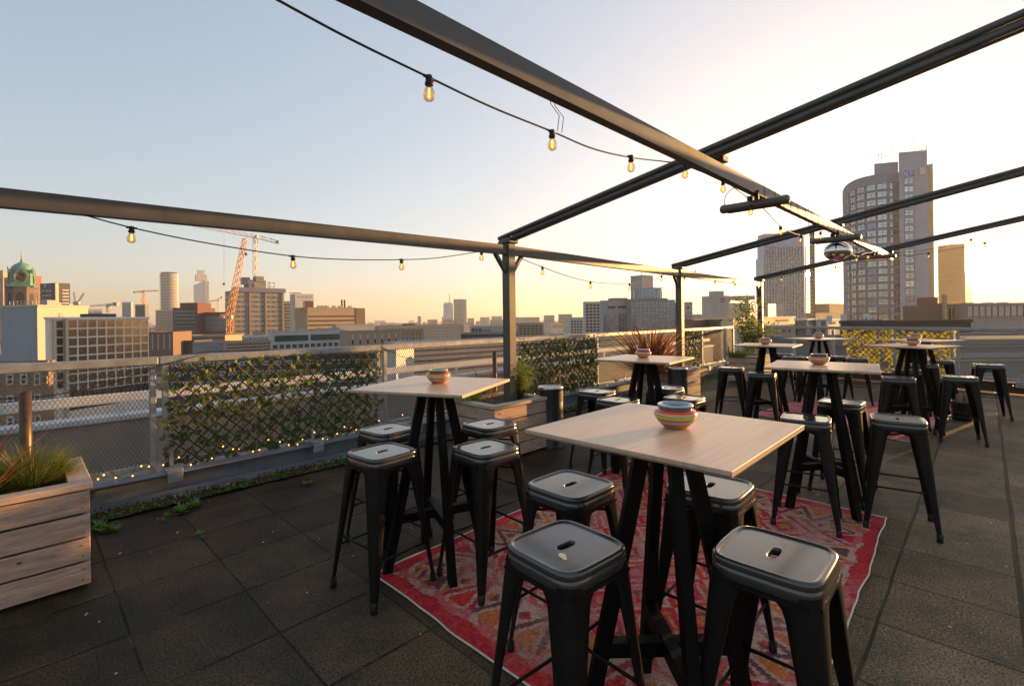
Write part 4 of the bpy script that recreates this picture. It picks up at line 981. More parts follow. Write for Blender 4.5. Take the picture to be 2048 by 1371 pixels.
for q, w_ in (((3.0,1.6),(1.6,1.6,1.2)), ((5.5,3.2),(1.0,1.4,.8)), ((7.4,2.4),(.7,.8,.6))):
    mb = MB(); mb.box((q[0],q[1],H+w_[2]/2+.1), w_); mb.build('roof_unit', 'c_lgrey', b.o)
Bld('low pale block stepping down behind the metal clad box', 120, 0, 160, 205, 617, 70, 'c_white', depth=12)
b = Bld('office with a white gridded curtain wall of dark glass, behind the left fence', 80, 90, 96, 297, 637, 74, 'c_bright', roof='c_gravel')
b.wins('F', 9, 8, 134, 296, 638.5, 790, .965, .955, pane='g_office', frame='c_bright', fr=.085, d=.06)
b.wins('F', 9, 2, 134, 296, 790, 828, .965, .955, pane='g_dark', frame='c_bright', fr=.085, d=.06, cap=0)
b.wins('F', 1, 8, 110, 126, 640, 780, .9, .9, pane='g_dark', frame='c_tan', fr=.08); b.piece('corner_column', 127, 133, 636.5, 860, .6, -.5, 'c_beige_light'); b.piece('corner_column', 104, 108.5, 636.5, 860, .5, -.45, 'c_beige_light')
b.piece('roof_house', 207, 248, 626, 636.4, 4, 0, 'c_dark', yo=2)
b = Bld('brick apartment block with white framed windows low behind the left fence', 58, None, -70, 97, 727, 0, 'c_brick', depth=.6)
for cx_ in (-42, -14, 20, 48): b.wins('F', 1, 5, cx_-8, cx_+8, 738, 950, .9, .5, 1, 2, fr=.16, frame='c_white')
b.wins('F', 1, 5, 68, 82, 738, 950, .9, .6, 1, 2, fr=.14, pane='g_mid', frame='c_beige_light'); b.wins('F', 1, 5, 84, 95, 740, 952, .95, .35, fr=.1, pane='g_mid', frame='c_tan')
b.piece('roof_edge', -70, 97, 725.5, 729, .5, -.4, 'c_white')
# clock tower
D_ = 260; k_ = D_/FPX; u = ray(45, 640)[0]; cx0, cy0 = u*D_, D_; zz = lambda y: EYE-ray(45, y)[1]*D_+37
t = thing('clock_tower', 'stone clock tower with green copper dome and golden statue at far left', 'clock tower', (cx0, cy0, -37), RAD(38)); t.scale = (.76, .76, 1)
mb = MB(); w8 = 8.4
mb.prism([(w8*cos(pi/8+i*pi/4), w8*sin(pi/8+i*pi/4)) for i in range(8)], 0, zz(576)); mb.prism([(9*cos(pi/8+i*pi/4), 9*sin(pi/8+i*pi/4)) for i in range(8)], zz(576)+.01, zz(573.5)); mb.build('stone_shaft', 'c_stone', t)
for i in range(8):
    a = i*pi/4; R0 = w8*cos(pi/8)+.03; wv = 1.5 if i % 2 else 2.1; h0, h1 = zz(612), zz(592)
    pts = [(-wv, h0), (wv, h0), (wv, h1)]+[(wv*cos(q*pi/6), h1+wv*sin(q*pi/6)) for q in range(1, 6)]+[(-wv, h1)]
    mb = MB(); mb.add([(R0, x, z) for x, z in pts], [tuple(range(len(pts)))], 0, False, Matrix.Rotation(a, 4, 'Z')); mb.build('belfry_arch', 'c_roof', t)
mb = MB(); s6 = 5.9; mb.prism([(-s6,-s6+1),(-s6+1,-s6),(s6-1,-s6),(s6,-s6+1),(s6,s6-1),(s6-1,s6),(-s6+1,s6),(-s6,s6-1)], zz(573.5)+.02, zz(546.5)); mb.prism([(-7,-7),(7,-7),(7,7),(-7,7)], zz(575), zz(571)) ; mb.prism([(-6.5,-6.5),(6.5,-6.5),(6.5,6.5),(-6.5,6.5)], zz(546.5), zz(544)); mb.build('copper_body', 'c_copper', t)
dome = [(6.3,zz(544)),(6.1,zz(540)),(5.4,zz(535)),(4.2,zz(530.5)),(2.6,zz(527)),(1.4,zz(524.5)),(.8,zz(522)),(.9,zz(520)),(.3,zz(518.5)),(0,zz(518))]
mb = MB(); mb.lathe(dome, 28, cap=False); dm = mb.build('dome', 'c_copper', t)
for i in range(4):
    a = i*pi/2+pi/4; d = Vector((cos(a), sin(a), 0)); mb = MB(); mb.tube([d*5.6+Vector((0,0,zz(546))), d*7.6+Vector((0,0,zz(543))), d*8.4+Vector((0,0,zz(540))), d*9.0+Vector((0,0,zz(535)))], 1.3, 6, r2=.12); mb.build('corner_horn', 'c_copper', t)
    a = i*pi/2; M = Matrix.Rotation(a, 4, 'Z') @ Matrix.Translation((s6+.5, 0, zz(554))) @ Matrix.Rotation(pi/2, 4, 'Y')
    mb = MB(); mb.lathe([(0,.05),(3.1,.05),(3.1,.3),(3.5,.3),(3.6,0)], 32, M=M, cap=False, mfn=lambda i: 0 if i == 0 else 1); cf = mb.build('clock_face', ['c_roof', 'c_copper'], t)
    mb = MB()
    for q in range(12): aa = q*pi/6; mb.bar(M @ Vector((2.25*cos(aa), 2.25*sin(aa), .2)), M @ Vector((2.95*cos(aa), 2.95*sin(aa), .2)), .22, .1)
    mb.tube([M @ Vector((2.6*cos(q*pi/12), 2.6*sin(q*pi/12), .22)) for q in range(25)], .05, 4, cap=False)
    for ln, aa in ((2.5, RAD(128)), (1.7, RAD(178))):       # angle from 12 o'clock, clockwise; local -x points up
        mb.bar(M @ Vector((0,0,.3)), M @ Vector((-ln*cos(aa), ln*sin(aa), .3)), .26, .1)
    mb.build('dial_markings', 'gold_metal', cf)
    mb = MB(); pts = [(3.9*cos(q*pi/10), 3.9*sin(q*pi/10)) for q in range(11)]
    mb.tube([Matrix.Rotation(a, 4, 'Z') @ Vector((s6+.25, x, zz(554)+z)) for x, z in pts], .45, 6); mb.build('hood_mould', 'c_copper', t)
mb = MB(); z0 = zz(518); mb.tube([(0,0,z0),(0,0,z0+.9)], .45, 8); mb.tube([(-.15,0,z0+.9),(-.1,0,z0+2.2),(.1,0,z0+3.1)], .42, 8, r2=.3); mb.tube([(0.1,0,z0+3.1),(0.15,0,z0+3.6)], .26, 8); mb.tube([(.1,.1,z0+2.9),(.1,-.8,z0+3.4),(.1,-.9,z0+4.3)], .14, 6); mb.tube([(.1,0,z0+2.9),(.1,.7,z0+3.2),(.1,1.0,z0+4.0)], .14, 6); mb.build('statue', 'gold_metal', t)
b = Bld('tall orange brick block behind the clock tower', 520, 8, 68, 83, 552, 72, 'c_orange'); b.wins('F', 2, 9, 70, 83, 556, 640, .5, .5, pane='g_mid'); b.bands('L', 12, 10, 16, 555, 650, .5)
b = Bld('dark office tower with a round white emblem, right of the clock tower', 420, 80, 114, 140, 566, 72, 'c_dark'); b.bands('F', 7, 125, 139, 576, 622, .5, pane='g_pale'); b.wins('L', 3, 7, 84, 104, 576, 640, .8, .4, pane='g_mid', frame='c_dark')
mb = MB(); p = (-.25, b.ly(92), b.z(570)); ring = [(p[0], p[1]+1.7*cos(q*pi/12), p[2]+1.3*sin(q*pi/12)) for q in range(25)]; mb.tube(ring, .22, 6, cap=False)
for q in (-.8, -.3, .3, .8): mb.bar((p[0], p[1]+q-.15, p[2]-.5), (p[0], p[1]+q+.15, p[2]+.5), .2, .2)
mb.build('emblem', 'c_white', b.o)
b.piece('stair_strip', 111.0, 117.5, 566, 640, .6, -.5, 'c_beige_light')
# cranes
def truss(mb, p, q, w, n, ch=.12, w2=None):
    p, q = Vector(p), Vector(q); d = (q-p).normalized(); u = Vector((0,0,1)) if abs(d.z) < .9 else Vector((0,1,0)); r_ = d.cross(u).normalized(); u = r_.cross(d)
    w2 = w2 or w; P = lambda f, a, b: p+(q-p)*f+(r_*a+u*b)*((w+(w2-w)*f)/2)
    cs = [(-1,-1),(1,-1),(1,1),(-1,1)]
    for a, b in cs: mb.bar(P(0,a,b), P(1,a,b), ch)
    for i in range(n):
        for k in range(4):
            a, b = cs[k], cs[(k+1) % 4]; 
            if i % 2: a, b = b, a
            mb.bar(P(i/n,*a), P((i+1)/n,*b), ch*.7)
def crane(label, px, ybase, ytop, D, jib, cj, mt='crane_white', w_=2.0, cabz=None, hook=None, lw=1.6, ch=.3):
    base = atD(px, ybase, D); top = atD(px, ytop, D); t = thing('tower_crane', label, 'crane', (base.x, base.y, base.z)); R = lambda v: v-base
    mb = MB(); truss(mb, (0,0,0), R(top), w_, max(6, int((top.z-base.z)/w_/1.3)), ch); mb.build('mast', mt, t)
    j = atD(jib[0], jib[1], D+jib[2]); n = max(6, int((j-top).length/2.2)); mb = MB(); truss(mb, R(top)+Vector((0,0,.6)), R(j), lw, n, ch*.8, w2=lw*.6); mb.build('jib', mt, t)
    c = atD(cj[0], cj[1], D-cj[2]); mb = MB(); truss(mb, R(top)+Vector((0,0,.6)), R(c), lw, 5, ch*.8); mb.build('counter_jib', mt, t)
    mb = MB(); mb.box(R(c), (2.6,2.2,2.2)); mb.build('counterweight', 'c_lgrey', t); mb = MB(); mb.box(R(top)+Vector((1.4,-1,.1)), (1.8,1.8,2.2)); mb.build('cab', 'c_white', t)
    if hook:
        a = atD(hook[0], hook[1], D+hook[3]); b_ = atD(hook[0], hook[2], D+hook[3]); mb = MB(); mb.bar(R(a), R(b_), ch*.3); mb.box(R(b_), (1.2,1.2,1.6)); mb.build('hook', 'c_dark', t)
    return t
crane('orange luffing crane with its boom raised beside the unfinished tower', 459, 705, 634, 300, (490,476,0), (445,632,-2), 'crane_orange', 2.6, hook=(492,480,508,0), lw=3.0, ch=.36)
crane('hammerhead crane standing on top of the unfinished tower', 510.5, 552, 474, 380, (386,450,-30), (556,484,-10), 'crane_white', 2.4, hook=(448,466,568,-10), lw=2.4, ch=.34)
crane('small tower crane with flat jib left of the round balcony tower', 288, 690, 583, 600, (318,581,0), (270,584,0), 'crane_orange', 2.8, lw=1.6, ch=.45)
crane('tiny pale crane left of the orange luffing crane', 437, 660, 600, 700, (418,603,0), (444,594,0), 'crane_white', 2.2, ch=.4)
crane('short dark luffing crane far behind the metal clad box', 151, 612, 608, 520, (148,584,0), (157,604,0), 'c_grey', 1.6, ch=.35, lw=1.3)
crane('dark luffing crane leaning right, far behind the metal clad box', 156, 612, 606, 500, (168,586,0), (150,606,0), 'c_grey', 1.6, ch=.35, lw=1.3)
crane('low lying crane jib above the pale block at left', 216, 625, 611, 300, (180,612,0), (232,608,0), 'c_lgrey', 1.2, ch=.2, lw=1.0)
Bld('small white office block left of the flat-jib crane', 480, 244, 262, 266, 604, 72, 'c_white').bands('L', 7, 245, 261, 608, 640, .35, pane='g_mid')
Bld('grey block with sunlit edge below the flat-jib crane', 450, 270, 290, 297, 609, 72, 'c_grey').bands('L', 8, 271, 289, 612, 650, .4)
# round balcony tower
D_ = 1100; p = atD(338, 545, D_); t = thing('round_tower', 'round residential tower ringed with pale balconies', 'tower', (p.x, p.y, -37)); H = p.z+37; R_ = 15.5*D_/FPX
mb = MB(); mb.lathe([(R_*.88,0),(R_*.88,H),(0,H)], 32, cap=False); mb.build('core_wall', 'g_dark', t)
n = 30
sl_ = MB(); sl_.lathe([(0,0),(R_,0),(R_,1.6),(0,1.6)], 32, cap=False); sl_ = sl_.mesh('balcony_ring', 'c_white')
for i in range(n): link('balcony_ring', sl_, t, (0,0,H*.32+i*(H*.67)/n))
Bld('slatted base block of the round balcony tower', 1000, None, 311, 345, 620, 0, 'c_grey', depth=40).bands('F', 14, 312, 344, 622, 664, .45)
b = Bld('very tall pale stepped tower on the left skyline', 1500, 387, 409, 418, 561, 40, 'c_white', roof=None); b.bands('F', 26, 409.5, 417, 563, 640, .4, pane='g_mid'); b.bands('L', 26, 388.5, 408, 563, 640, .4, pane='g_mid'); b.piece('upper_step', 393, 415, 549, 561, 24, 2, 'c_white'); b.piece('crown', 397, 411, 540, 549, 14, 6, 'c_white')
Bld('pale block at the foot of the stepped tower', 1350, None, 396, 419, 638, 0, 'c_far', depth=40)
b = Bld('dark glass office with reddish frame below the round balcony tower', 420, None, 345, 395, 616, 0, 'c_redbrown', depth=25); b.wins('F', 10, 9, 347, 391, 619, 686, .8, .8, pane='g_mid', frame='c_dark', fr=.3)
Bld('reddish penthouse block above the dark glass office', 440, None, 360, 395, 606, 0, 'c_redbrown', depth=20)
b = Bld('dark red office with gridded glass right of the dark glass office', 430, None, 396, 452, 625, 0, 'c_redbrown', depth=25); b.wins('F', 12, 6, 398, 451, 632, 662, .75, .75, pane='g_mid', frame='c_lgrey', fr=.25)
# construction tower
b = Bld('unfinished concrete tower under construction with a crane on top', 380, 450, 466, 568, 581, 44, 'c_concrete'); b.wins('F', 8, 11, 470, 564, 588, 697, .74, .46, 3, 1, pane='g_dark', frame='c_concrete', fr=.35, cap=100); b.bands('L', 11, 451, 465, 588, 697, .4)
for x in (468, 500, 532, 566): b.piece('scaffold_mast', x-1.5, x+1.5, 581, 700, .6, -.7, 'c_tan')
b.piece('edge_screen', 464, 571, 574, 583, 1.2, -1.5, 'c_scaf'); b.piece('concrete_core', 500, 536, 557, 581, 12, 4, 'c_concrete'); b.piece('concrete_core', 491, 505, 552, 566, 8, 5, 'c_concrete'); b.piece('concrete_core', 515, 531, 549, 560, 8, 3, 'c_concrete')
mb = MB(); 
for x in (538, 541, 480, 484, 550): q = b.fx(x); mb.bar((q, 1, b.z(581)), (q, 1, b.z(560)), .4)
mb.bar((b.fx(538),1,b.z(562)), (b.fx(550),1,b.z(562)), .4); mb.bar((b.fx(538),1,b.z(571)), (b.fx(550),1,b.z(571)), .4); mb.build('scaffold', 'c_tan', b.o)
b = Bld('slim glazed block between the unfinished tower and the brown and white block', 420, None, 567, 584, 603, 0, 'c_lgrey', depth=15); b.bands('F', 10, 568, 583, 606, 670, .5, pane='g_green')
b = Bld('tall brown and white block left of the tan office', 370, 580, 590, 627, 588, 44, 'c_white'); b.wins('F', 4, 1, 594, 625, 591, 596, .4, .5); b.piece('brown_panel', 611, 627, 601, 640, .4, -.35, 'c_redbrown'); b.piece('brown_flank', 588.5, 590, 588, 640, .4, -.3, 'c_brown'); b.piece('roof_mast', 583, 606, 584.5, 586, .4, 3, 'c_dark')
b = Bld('tan office with dark ribbon windows and two chimneys', 330, 590, 614, 712, 615, 46, 'c_tan'); b.bands('F', 4, 616, 711, 628, 664, .38, nx=24, frame='c_tan'); b.piece('brown_wing', 712, 730, 615, 690, 16, -.3, 'c_brown'); b.piece('dark_panel', 601, 614.5, 616, 624, .4, -.4, 'c_dark')
mb = MB(); zt = b.z(612)
for x in (692, 697.5): q = b.fx(x); mb.tube([(q,6,b.z(615)), (q,6,b.z(597))], .6, 12)
mb.build('chimneys', 'c_roof', b.o)
for x in (642, 650, 658, 672, 684, 704): b.piece('roof_unit', x, x+6, 610, 614.8, 2, 0, 'c_lgrey', yo=4)
# middle low blocks
b = Bld('white framed office with wide green glass storey', 210, None, 541, 690, 664, 42, 'c_white', depth=5, roof='c_gravel'); b.wins('F', 2, 1, 546, 684, 671, 684, .93, .95, 12, 1, pane='g_green', frame='c_dark', fr=.12); b.wins('F', 12, 4, 543, 688, 687, 740, .72, .62, 2, 1, pane='g_dark', frame='c_white')
for x in (605, 640, 662, 676): b.piece('roof_unit', x, x+9, 658, 664.5, 2, 3, 'c_lgrey')
b = Bld('grey windowless box on the roofs behind the tan columned building', 240, None, 672, 749, 650, 42, 'c_lgrey', depth=5)
b = Bld('beige building with tall narrow windows between columns, golden at its right end', 200, None, 690, 848, 663, 44, 'c_tan', depth=5, roof='c_gravel'); b.wins('F', 7, 1, 697, 798, 669, 679, .36, .98, pane='c_beige_light', frame='c_tan'); b.wins('F', 7, 1, 697, 798, 680, 690, .36, .95); b.wins('F', 6, 1, 803, 843, 664.6, 677, .5, .98, pane='g_gold', frame='c_tan'); b.wins('F', 6, 1, 803, 843, 678, 690, .5, .95)  # gold panes at the right end put the sunlight there into the glass colour
def rooftop_sign(label, D, x0, x1, ybase, txt, size_px, mt, mirror=False):
    p = atD((x0+x1)/2, ybase, D); t = thing('rooftop_sign', label, 'sign', (p.x, p.y, p.z)); k = D/FPX
    sign(t, txt, (0,0,0), size_px*k*1.35, mt, width=(x1-x0)*k, mirror=mirror); mb = MB(); mb.box((0,.1,-.15), ((x1-x0)*k,.25,.2)); 
    for q in (-.4, 0, .4): mb.box((q*(x1-x0)*k,.1,-1.6), (.15,.15,2.8))
    mb.build('sign_frame', 'c_grey', t); return t
rooftop_sign('white rooftop letters seen from behind, before the beige columned building', 150, 793, 846, 684.5, 'HILTON', 7, 'c_white', True)
rooftop_sign('white rooftop letters reading HILTON just above the fence rail', 150, 849, 915, 681, 'HILTON', 6.5, 'c_white')
b = Bld('low office carrying the white rooftop letters HOLBEINHUIS', 185, None, 452, 541, 684, 42, 'c_tan', depth=5, roof='c_gravel'); b.bands('F', 4, 453, 540, 686, 712, .5, nx=12, frame='c_tan'); b.piece('penthouse', 494, 541, 672, 677, 5, 3, 'c_white'); b.piece('penthouse_wall', 494, 540, 677, 684, 4.4, 3.4, 'c_dark'); b.piece('roof_unit', 512, 527, 664, 672, 3, 3, 'c_tan')
sign(b.o, 'HOLBEINHUIS', ((b.fx(486)+b.fx(533))/2, -.2, b.z(682.5)), 1.7, 'c_white', width=b.fx(533)-b.fx(486))
b = Bld('plain grey low block with four small windows left of the crane foot', 190, None, 385, 452, 686, 3, 'c_grey', depth=14, roof='c_gravel'); b.wins('F', 4, 2, 410, 436, 689, 712, .6, .4); 
b = Bld('low sunlit roof terraces left of the crane foot', 260, None, 362, 450, 672, 3, 'c_tan', depth=20, roof='c_gravel'); b.bands('F', 2, 364, 449, 674, 686, .4)
b = Bld('row of striped white and brown facades right of the curtain wall office', 230, None, 297, 346, 665, 6, 'c_brown', depth=16); b.wins('F', 4, 1, 299, 345, 667, 700, .3, .95, 1, 6, pane='c_white', frame='c_brown')
b = Bld('dark block below the dark glass office', 240, None, 346, 388, 682, 3, 'c_dark', depth=16); b.bands('F', 3, 347, 387, 684, 700, .4)
b = Bld('very long grey apartment slab with many balconies in the middle distance', 450, None, 758, 927, 652, 36, 'c_grey', depth=14); b.wins('F', 25, 4, 775, 925, 655, 681, .75, .5, pane='g_dark', frame='c_lgrey', fr=.35); b.piece('sunlit_end', 927, 941, 653, 690, 14, -.3, 'c_cream')  # cream end piece has the sunlight put into its wall colour
b.piece('roof_house', 812, 832, 648, 652.6, 6, 3, 'c_dark'); b.piece('roof_house', 780, 789, 650, 652.6, 4, 3, 'c_dark')
b = Bld('white hall with black triangles on its wall', 260, None, 940, 1006, 654, 3, 'c_lgrey', depth=20, roof='c_gravel')
mb = MB()
for k, x in enumerate((967, 972.5, 978)): a = b.fx(x); w_ = 1.0; zb, zt = b.z(667), b.z(657.5); mb.add([(a-w_/2-.2,-.06,zb+1.2),(a+w_/2+.2,-.06,zb+1.2),(a,-.06,zt)], [(0,1,2)])
for x0, x1 in ((943,949),(951,955),(957,963)): a, c = b.fx(x0), b.fx(x1); mb.quad((a,-.06,b.z(663)),(c,-.06,b.z(663)),(c,-.06,b.z(657)),(a,-.06,b.z(657)))
mb.build('wall_emblem', 'c_roof', b.o)
b = Bld('white hall with a dark glazed strip behind the first pergola post', 265, None, 1006, 1034, 655, 3, 'c_white', depth=16); b.bands('F', 1, 992, 1033, 661, 670, .9, pane='g_green')
b = Bld('dark flat roof running in front of the white halls', 150, None, 922, 1034, 670, 2, 'c_dark', depth=18)
b = Bld('brick apartments with balconies right of the first pergola post', 300, None, 1035, 1087, 647, 3, 'c_tan', depth=14); b.wins('F', 6, 4, 1037, 1085, 650, 670, .7, .5, pane='g_dark', frame='c_brown')
for i, (x0, x1, y, D, mt, lb_) in enumerate(((835,842,632,1600,'c_far','thin far tower alone on the horizon left of the pair of towers'),(855,873,639,1500,'c_brown','squat brown block on the horizon left of the pair of towers'),(934,949,636,1300,'c_cream','striped beige block right of the pair of towers'),(960,979,634,1700,'c_far','far block with terrace top right of the pair of towers'),(983,1004,632,1650,'c_far','far stepped block left of the first pergola post'),(1026,1048,634,1250,'c_lgrey','pale long block just right of the first pergola post'),(1048,1079,634,1200,'c_far','grey long block right of the first pergola post'),(1089,1109,630,1000,'c_lgrey','pale blue-grey slab left of the sunlit low block'),(1103,1125,647,800,'c_cream','small sunlit low block between two grey slabs'),(1119,1144,628,950,'c_grey','taller grey slab left of the white balcony block'),(884,889,633,1500,'c_far','sliver of a block left of the round white tower'),(760,790,645,2200,'c_far','faint low block on the horizon at left centre'),(980,1025,639,1300,'c_far','low wide block behind the first pergola post'))):
    b = Bld(lb_, D, None, x0, x1, y, 0, mt, depth=25, roof=None); b.bands('F', 6, x0+1, x1-1, y+1.5, min(y+22, 656), .4, pane='g_mid')
D_ = 1250; p = atD(896, 605, D_); t = thing('round_tower', 'round white tower with a mast, left one of the pair on the horizon', 'tower', (p.x, p.y, -37)); H = p.z+37; R_ = 9.5*D_/FPX
mb = MB(); mb.lathe([(R_,0),(R_,H*.45),(R_*1.04,H*.45),(R_*1.04,H*.47),(R_,H*.47),(R_,H*.93),(R_*.8,H),(0,H)], 20, cap=False); mb.build('shaft', 'c_white', t); mb = MB(); mb.tube([(4,0,H),(4,0,H+22)], .9, 6); mb.build('mast', 'c_grey', t)
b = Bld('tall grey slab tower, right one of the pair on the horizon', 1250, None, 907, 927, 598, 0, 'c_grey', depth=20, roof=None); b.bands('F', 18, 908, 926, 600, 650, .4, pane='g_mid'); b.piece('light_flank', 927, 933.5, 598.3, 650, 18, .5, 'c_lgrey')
# white balcony block and glass complex
b = Bld('white block full of square balconies', 255, 1166, 1170, 1201, 604, 10, 'c_white'); b.wins('F', 4, 9, 1171, 1200, 607, 664, .72, .62, pane='g_dark', frame='c_tan', fr=.12)
b = Bld('lower white balcony block', 270, None, 1140, 1166, 637, 5, 'c_white', depth=12); b.wins('F', 4, 5, 1141, 1165, 640, 668, .7, .6, pane='g_dark', frame='c_tan', fr=.12)
b = Bld('white and glass office wing with reflecting lower storeys', 205, 1200, 1205, 1262, 602, 10, 'c_lgrey'); b.wins('F', 1, 1, 1215, 1232, 611, 618, .95, .95, 4, 1, frame='c_lgrey'); b.wins('F', 1, 1, 1234, 1254, 611, 617, .95, .95, 4, 1, frame='c_lgrey'); b.wins('F', 9, 7, 1206, 1261, 627, 664, .95, .93, pane='g_mid', frame='c_lgrey', fr=.12); b.piece('roof_house', 1232, 1262, 595, 601.6, 6, 3, 'c_tan')
b = Bld('large curtain wall glass office behind the second pergola post', 200, None, 1262.5, 1350, 601, 6, 'c_grey', depth=25); b.wins('F', 11, 9, 1263, 1349.5, 602, 664, .965, .94, pane='g_mid', frame='c_lgrey', fr=.12); b.piece('roof_house', 1275, 1340, 596, 600.7, 10, 2, 'c_tan')
b = Bld('plain pale tower block standing on the glass office', 225, 1261, 1284, 1306, 551, 35, 'c_lgrey'); mb = MB()
for q in ((2,2),(3,3),(5,2)): mb.bar((q[0],q[1],b.zt+37), (q[0],q[1],b.zt+37+1.6+q[0]*.3), .12)
mb.build('aerials', 'c_dark', b.o)
D_ = 203; p = atD(1305, 597, D_); t = thing('round_pavilion', 'round glazed rooftop pavilion on the glass office', 'building', (p.x, p.y+6, p.z)); H = 22*D_/FPX; R_ = 30*D_/FPX
mb = MB(); mb.lathe([(R_,0),(R_,H-.4)], 40, cap=False); mb.build('glass_drum', 'g_mid', t); mb = MB(); mb.lathe([(0,H),(R_*1.03,H),(R_*1.03,H-.4),(R_*.98,H-.42)], 40, cap=False); mb.lathe([(R_*.98,.1),(R_*1.04,.1),(R_*1.04,.35),(R_*.98,.35)], 40, cap=False); 
for k in range(24): a = k*pi/12; mb.box((R_*1.005*cos(a), R_*1.005*sin(a), H/2), (.12,.12,H-.5))
mb.build('frame', 'c_lgrey', t)
b = Bld('pale office wing right of the second pergola post', 215, None, 1351, 1385, 605, 4, 'c_lgrey', depth=18); b.wins('F', 2, 1, 1356, 1383, 612, 618, .5, .8); b.wins('F', 4, 6, 1352, 1384, 624, 664, .95, .9, pane='g_mid', frame='c_lgrey', fr=.12)
Bld('low pale block right of the glass office', 420, None, 1394, 1424, 629, 0, 'c_lgrey', depth=20); 
b = Bld('stepped grey and white block left of the third pergola post', 330, None, 1423, 1457, 592, 5, 'c_lgrey', depth=14); b.piece('upper_step', 1434, 1453, 581, 592, 8, 3, 'c_lgrey'); b.wins('F', 1, 3, 1440, 1451, 595, 606, .95, .5, pane='g_dark', frame='c_grey'); b.piece('side_step', 1457, 1462, 592, 605, 10, .5, 'c_lgrey')
b = Bld('elevated glazed bridge block on a leg, left of the third pergola post', 335, None, 1470, 1510, 592, 4, 'c_tan', depth=10, zb=12.3); b.bands('F', 2, 1471, 1499, 593, 603, .5, pane='g_pale'); mb = MB(); mb.box((b.fx(1498), 3, -24.5), (1.6,2,48.9)); mb.build('leg', 'c_grey', b.o)
b = Bld('pale flat office beneath the elevated bridge block', 360, None, 1457, 1500, 606, 44, 'c_beige_light', depth=4); b.wins('F', 1, 3, 1486, 1493, 613, 623, .95, .5, pane='g_gold', frame='c_tan')
# portal tower
D_ = 420
b = Bld('tall glass hotel tower with the low sun at its right edge, blue glazed top', D_, None, 1529, 1610, 515, 0, 'c_grey', depth=14, zb=None, roof=None); 
for o in list(bpy.data.objects): 
    if o.parent == b.o: bpy.data.objects.remove(o)
zb_ = b.z(607)
b.piece('tower_body', 1529, 1610, 515, 607, 14, 0, 'g_mid'); b.piece('tower_body', 1570, 1610, 607, 900, 14, 0.02, 'g_mid'); b.piece('portal_leg', 1534, 1540, 607, 900, 4, 3, 'c_grey')
b.piece('upper_body', 1531.5, 1610, 474, 515, 13, .2, 'g_blue'); b.piece('roof_cap', 1531.5, 1580, 467, 474, 12, .3, 'c_lgrey'); b.piece('roof_cap', 1580, 1610, 461, 474, 12, .35, 'c_lgrey')
me = None
for i in range(15):
    x = 1531+i*5.75; 
    y1 = 607 if x < 1570 else 700
    mb = MB(); a = b.fx(x); mb.box((a, -.35, (b.z(492)+b.z(y1))/2), (.8,.5,b.z(492)-b.z(y1))); mb.build('mullion_pier', 'c_lgrey', b.o)
for i in range(22):
    y = 494+i*6.6; x0 = 1530 if y < 606 else 1571; mb = MB(); a, c = b.fx(x0), b.fx(1609.5); mb.box(((a+c)/2, -.12, b.z(y)), (c-a,.25,.7)); mb.build('floor_band', 'c_grey', b.o)
b2 = Bld('narrow slab with small sunlit windows right of the low sun', D_+4, None, 1620.6, 1629, 455, 0, 'c_dark', depth=1.5); b2.wins('F', 2, 22, 1621.5, 1628, 470, 640, .5, .42, pane='g_pale', frame='c_tan'); b2.piece('mast', 1623.5, 1624.5, 412, 455, .5, 3, 'c_grey')
b = Bld('brown-grey stepped block between the two tallest towers', 500, None, 1630, 1690, 626, 38, 'c_brown', depth=20); b.bands('F', 5, 1631, 1688, 630, 660, .3, pane='g_mid'); b.piece('upper_block', 1661, 1690, 606, 626, 18, 1, 'c_brown')
# ---- big curved hotel tower
t = thing('curved_tower', 'tallest grey tower with curved window facade at right', 'tower', (0,0,-37)); zc = EYE+282*232/FPX+37; zs = EYE+321*230/FPX+37
def P_(px, D): u = ray(px, 640)[0]; return Vector((u*D, D, 0))
arc = []
for px, D in ((1687.5,268),(1689.5,262),(1693,256.5),(1699,251),(1708,246),(1720,241.5),(1735,238),(1753,235.2),(1775,233.2),(1802,232)): arc.append(P_(px, D))
back = [P_(1802,262), P_(1735,270)]
mb = MB(); mb.prism([(p.x,p.y) for p in arc+back], 0, zc); mb.build('curved_wing', 'c_tower', t)
sl0 = [P_(1801,229.5), P_(1858,226.5), P_(1858,262), P_(1801,262)]; mb = MB(); mb.prism([(p.x,p.y) for p in sl0], 0, zs); mb.build('flat_wing', 'c_tower_light', t)
sr = [P_(1857,241), P_(1869.5,239), P_(1869.5,258), P_(1857,258)]; mb = MB(); mb.prism([(p.x,p.y) for p in sr], 0, EYE+298*240/FPX+37); sw = mb.build('side_wing', 'c_cream', t)  # lit flank of the grey tower, sunlight painted in as cream
core = [P_(1752,238.5), P_(1800,235.5), P_(1800,259), P_(1752,259)]; mb = MB(); mb.prism([(p.x,p.y) for p in core], zc+.01, EYE+303*236/FPX+37); mb.build('roof_core', 'c_tower_light', t)
mb = MB(); p = P_(1848, 226.4); mb.box((p.x, p.y-.1, EYE+285*226/FPX+37), (2.4,.2,3.2)); mb.build('vent_panel', 'c_white', t)
mb = MB()
for x, y0, y1 in ((1757,318,308),(1763,316,306),(1770,316,312),(1784,313,290),(1778,315,309),(1832,303,296),(1838,302,293),(1843,302,297),(1853,300,291),(1828,304,282),(1850,300,296)):
    a, c = atD(x, y0+4, 236), atD(x, y1, 236); mb.bar((a.x,a.y,a.z+37), (c.x,c.y,c.z+37), .14)
    mb.bar((c.x-.5,c.y,c.z+36.4), (c.x+.4,c.y,c.z+36.8), .22)
mb.build('antennas', 'c_dark', t)
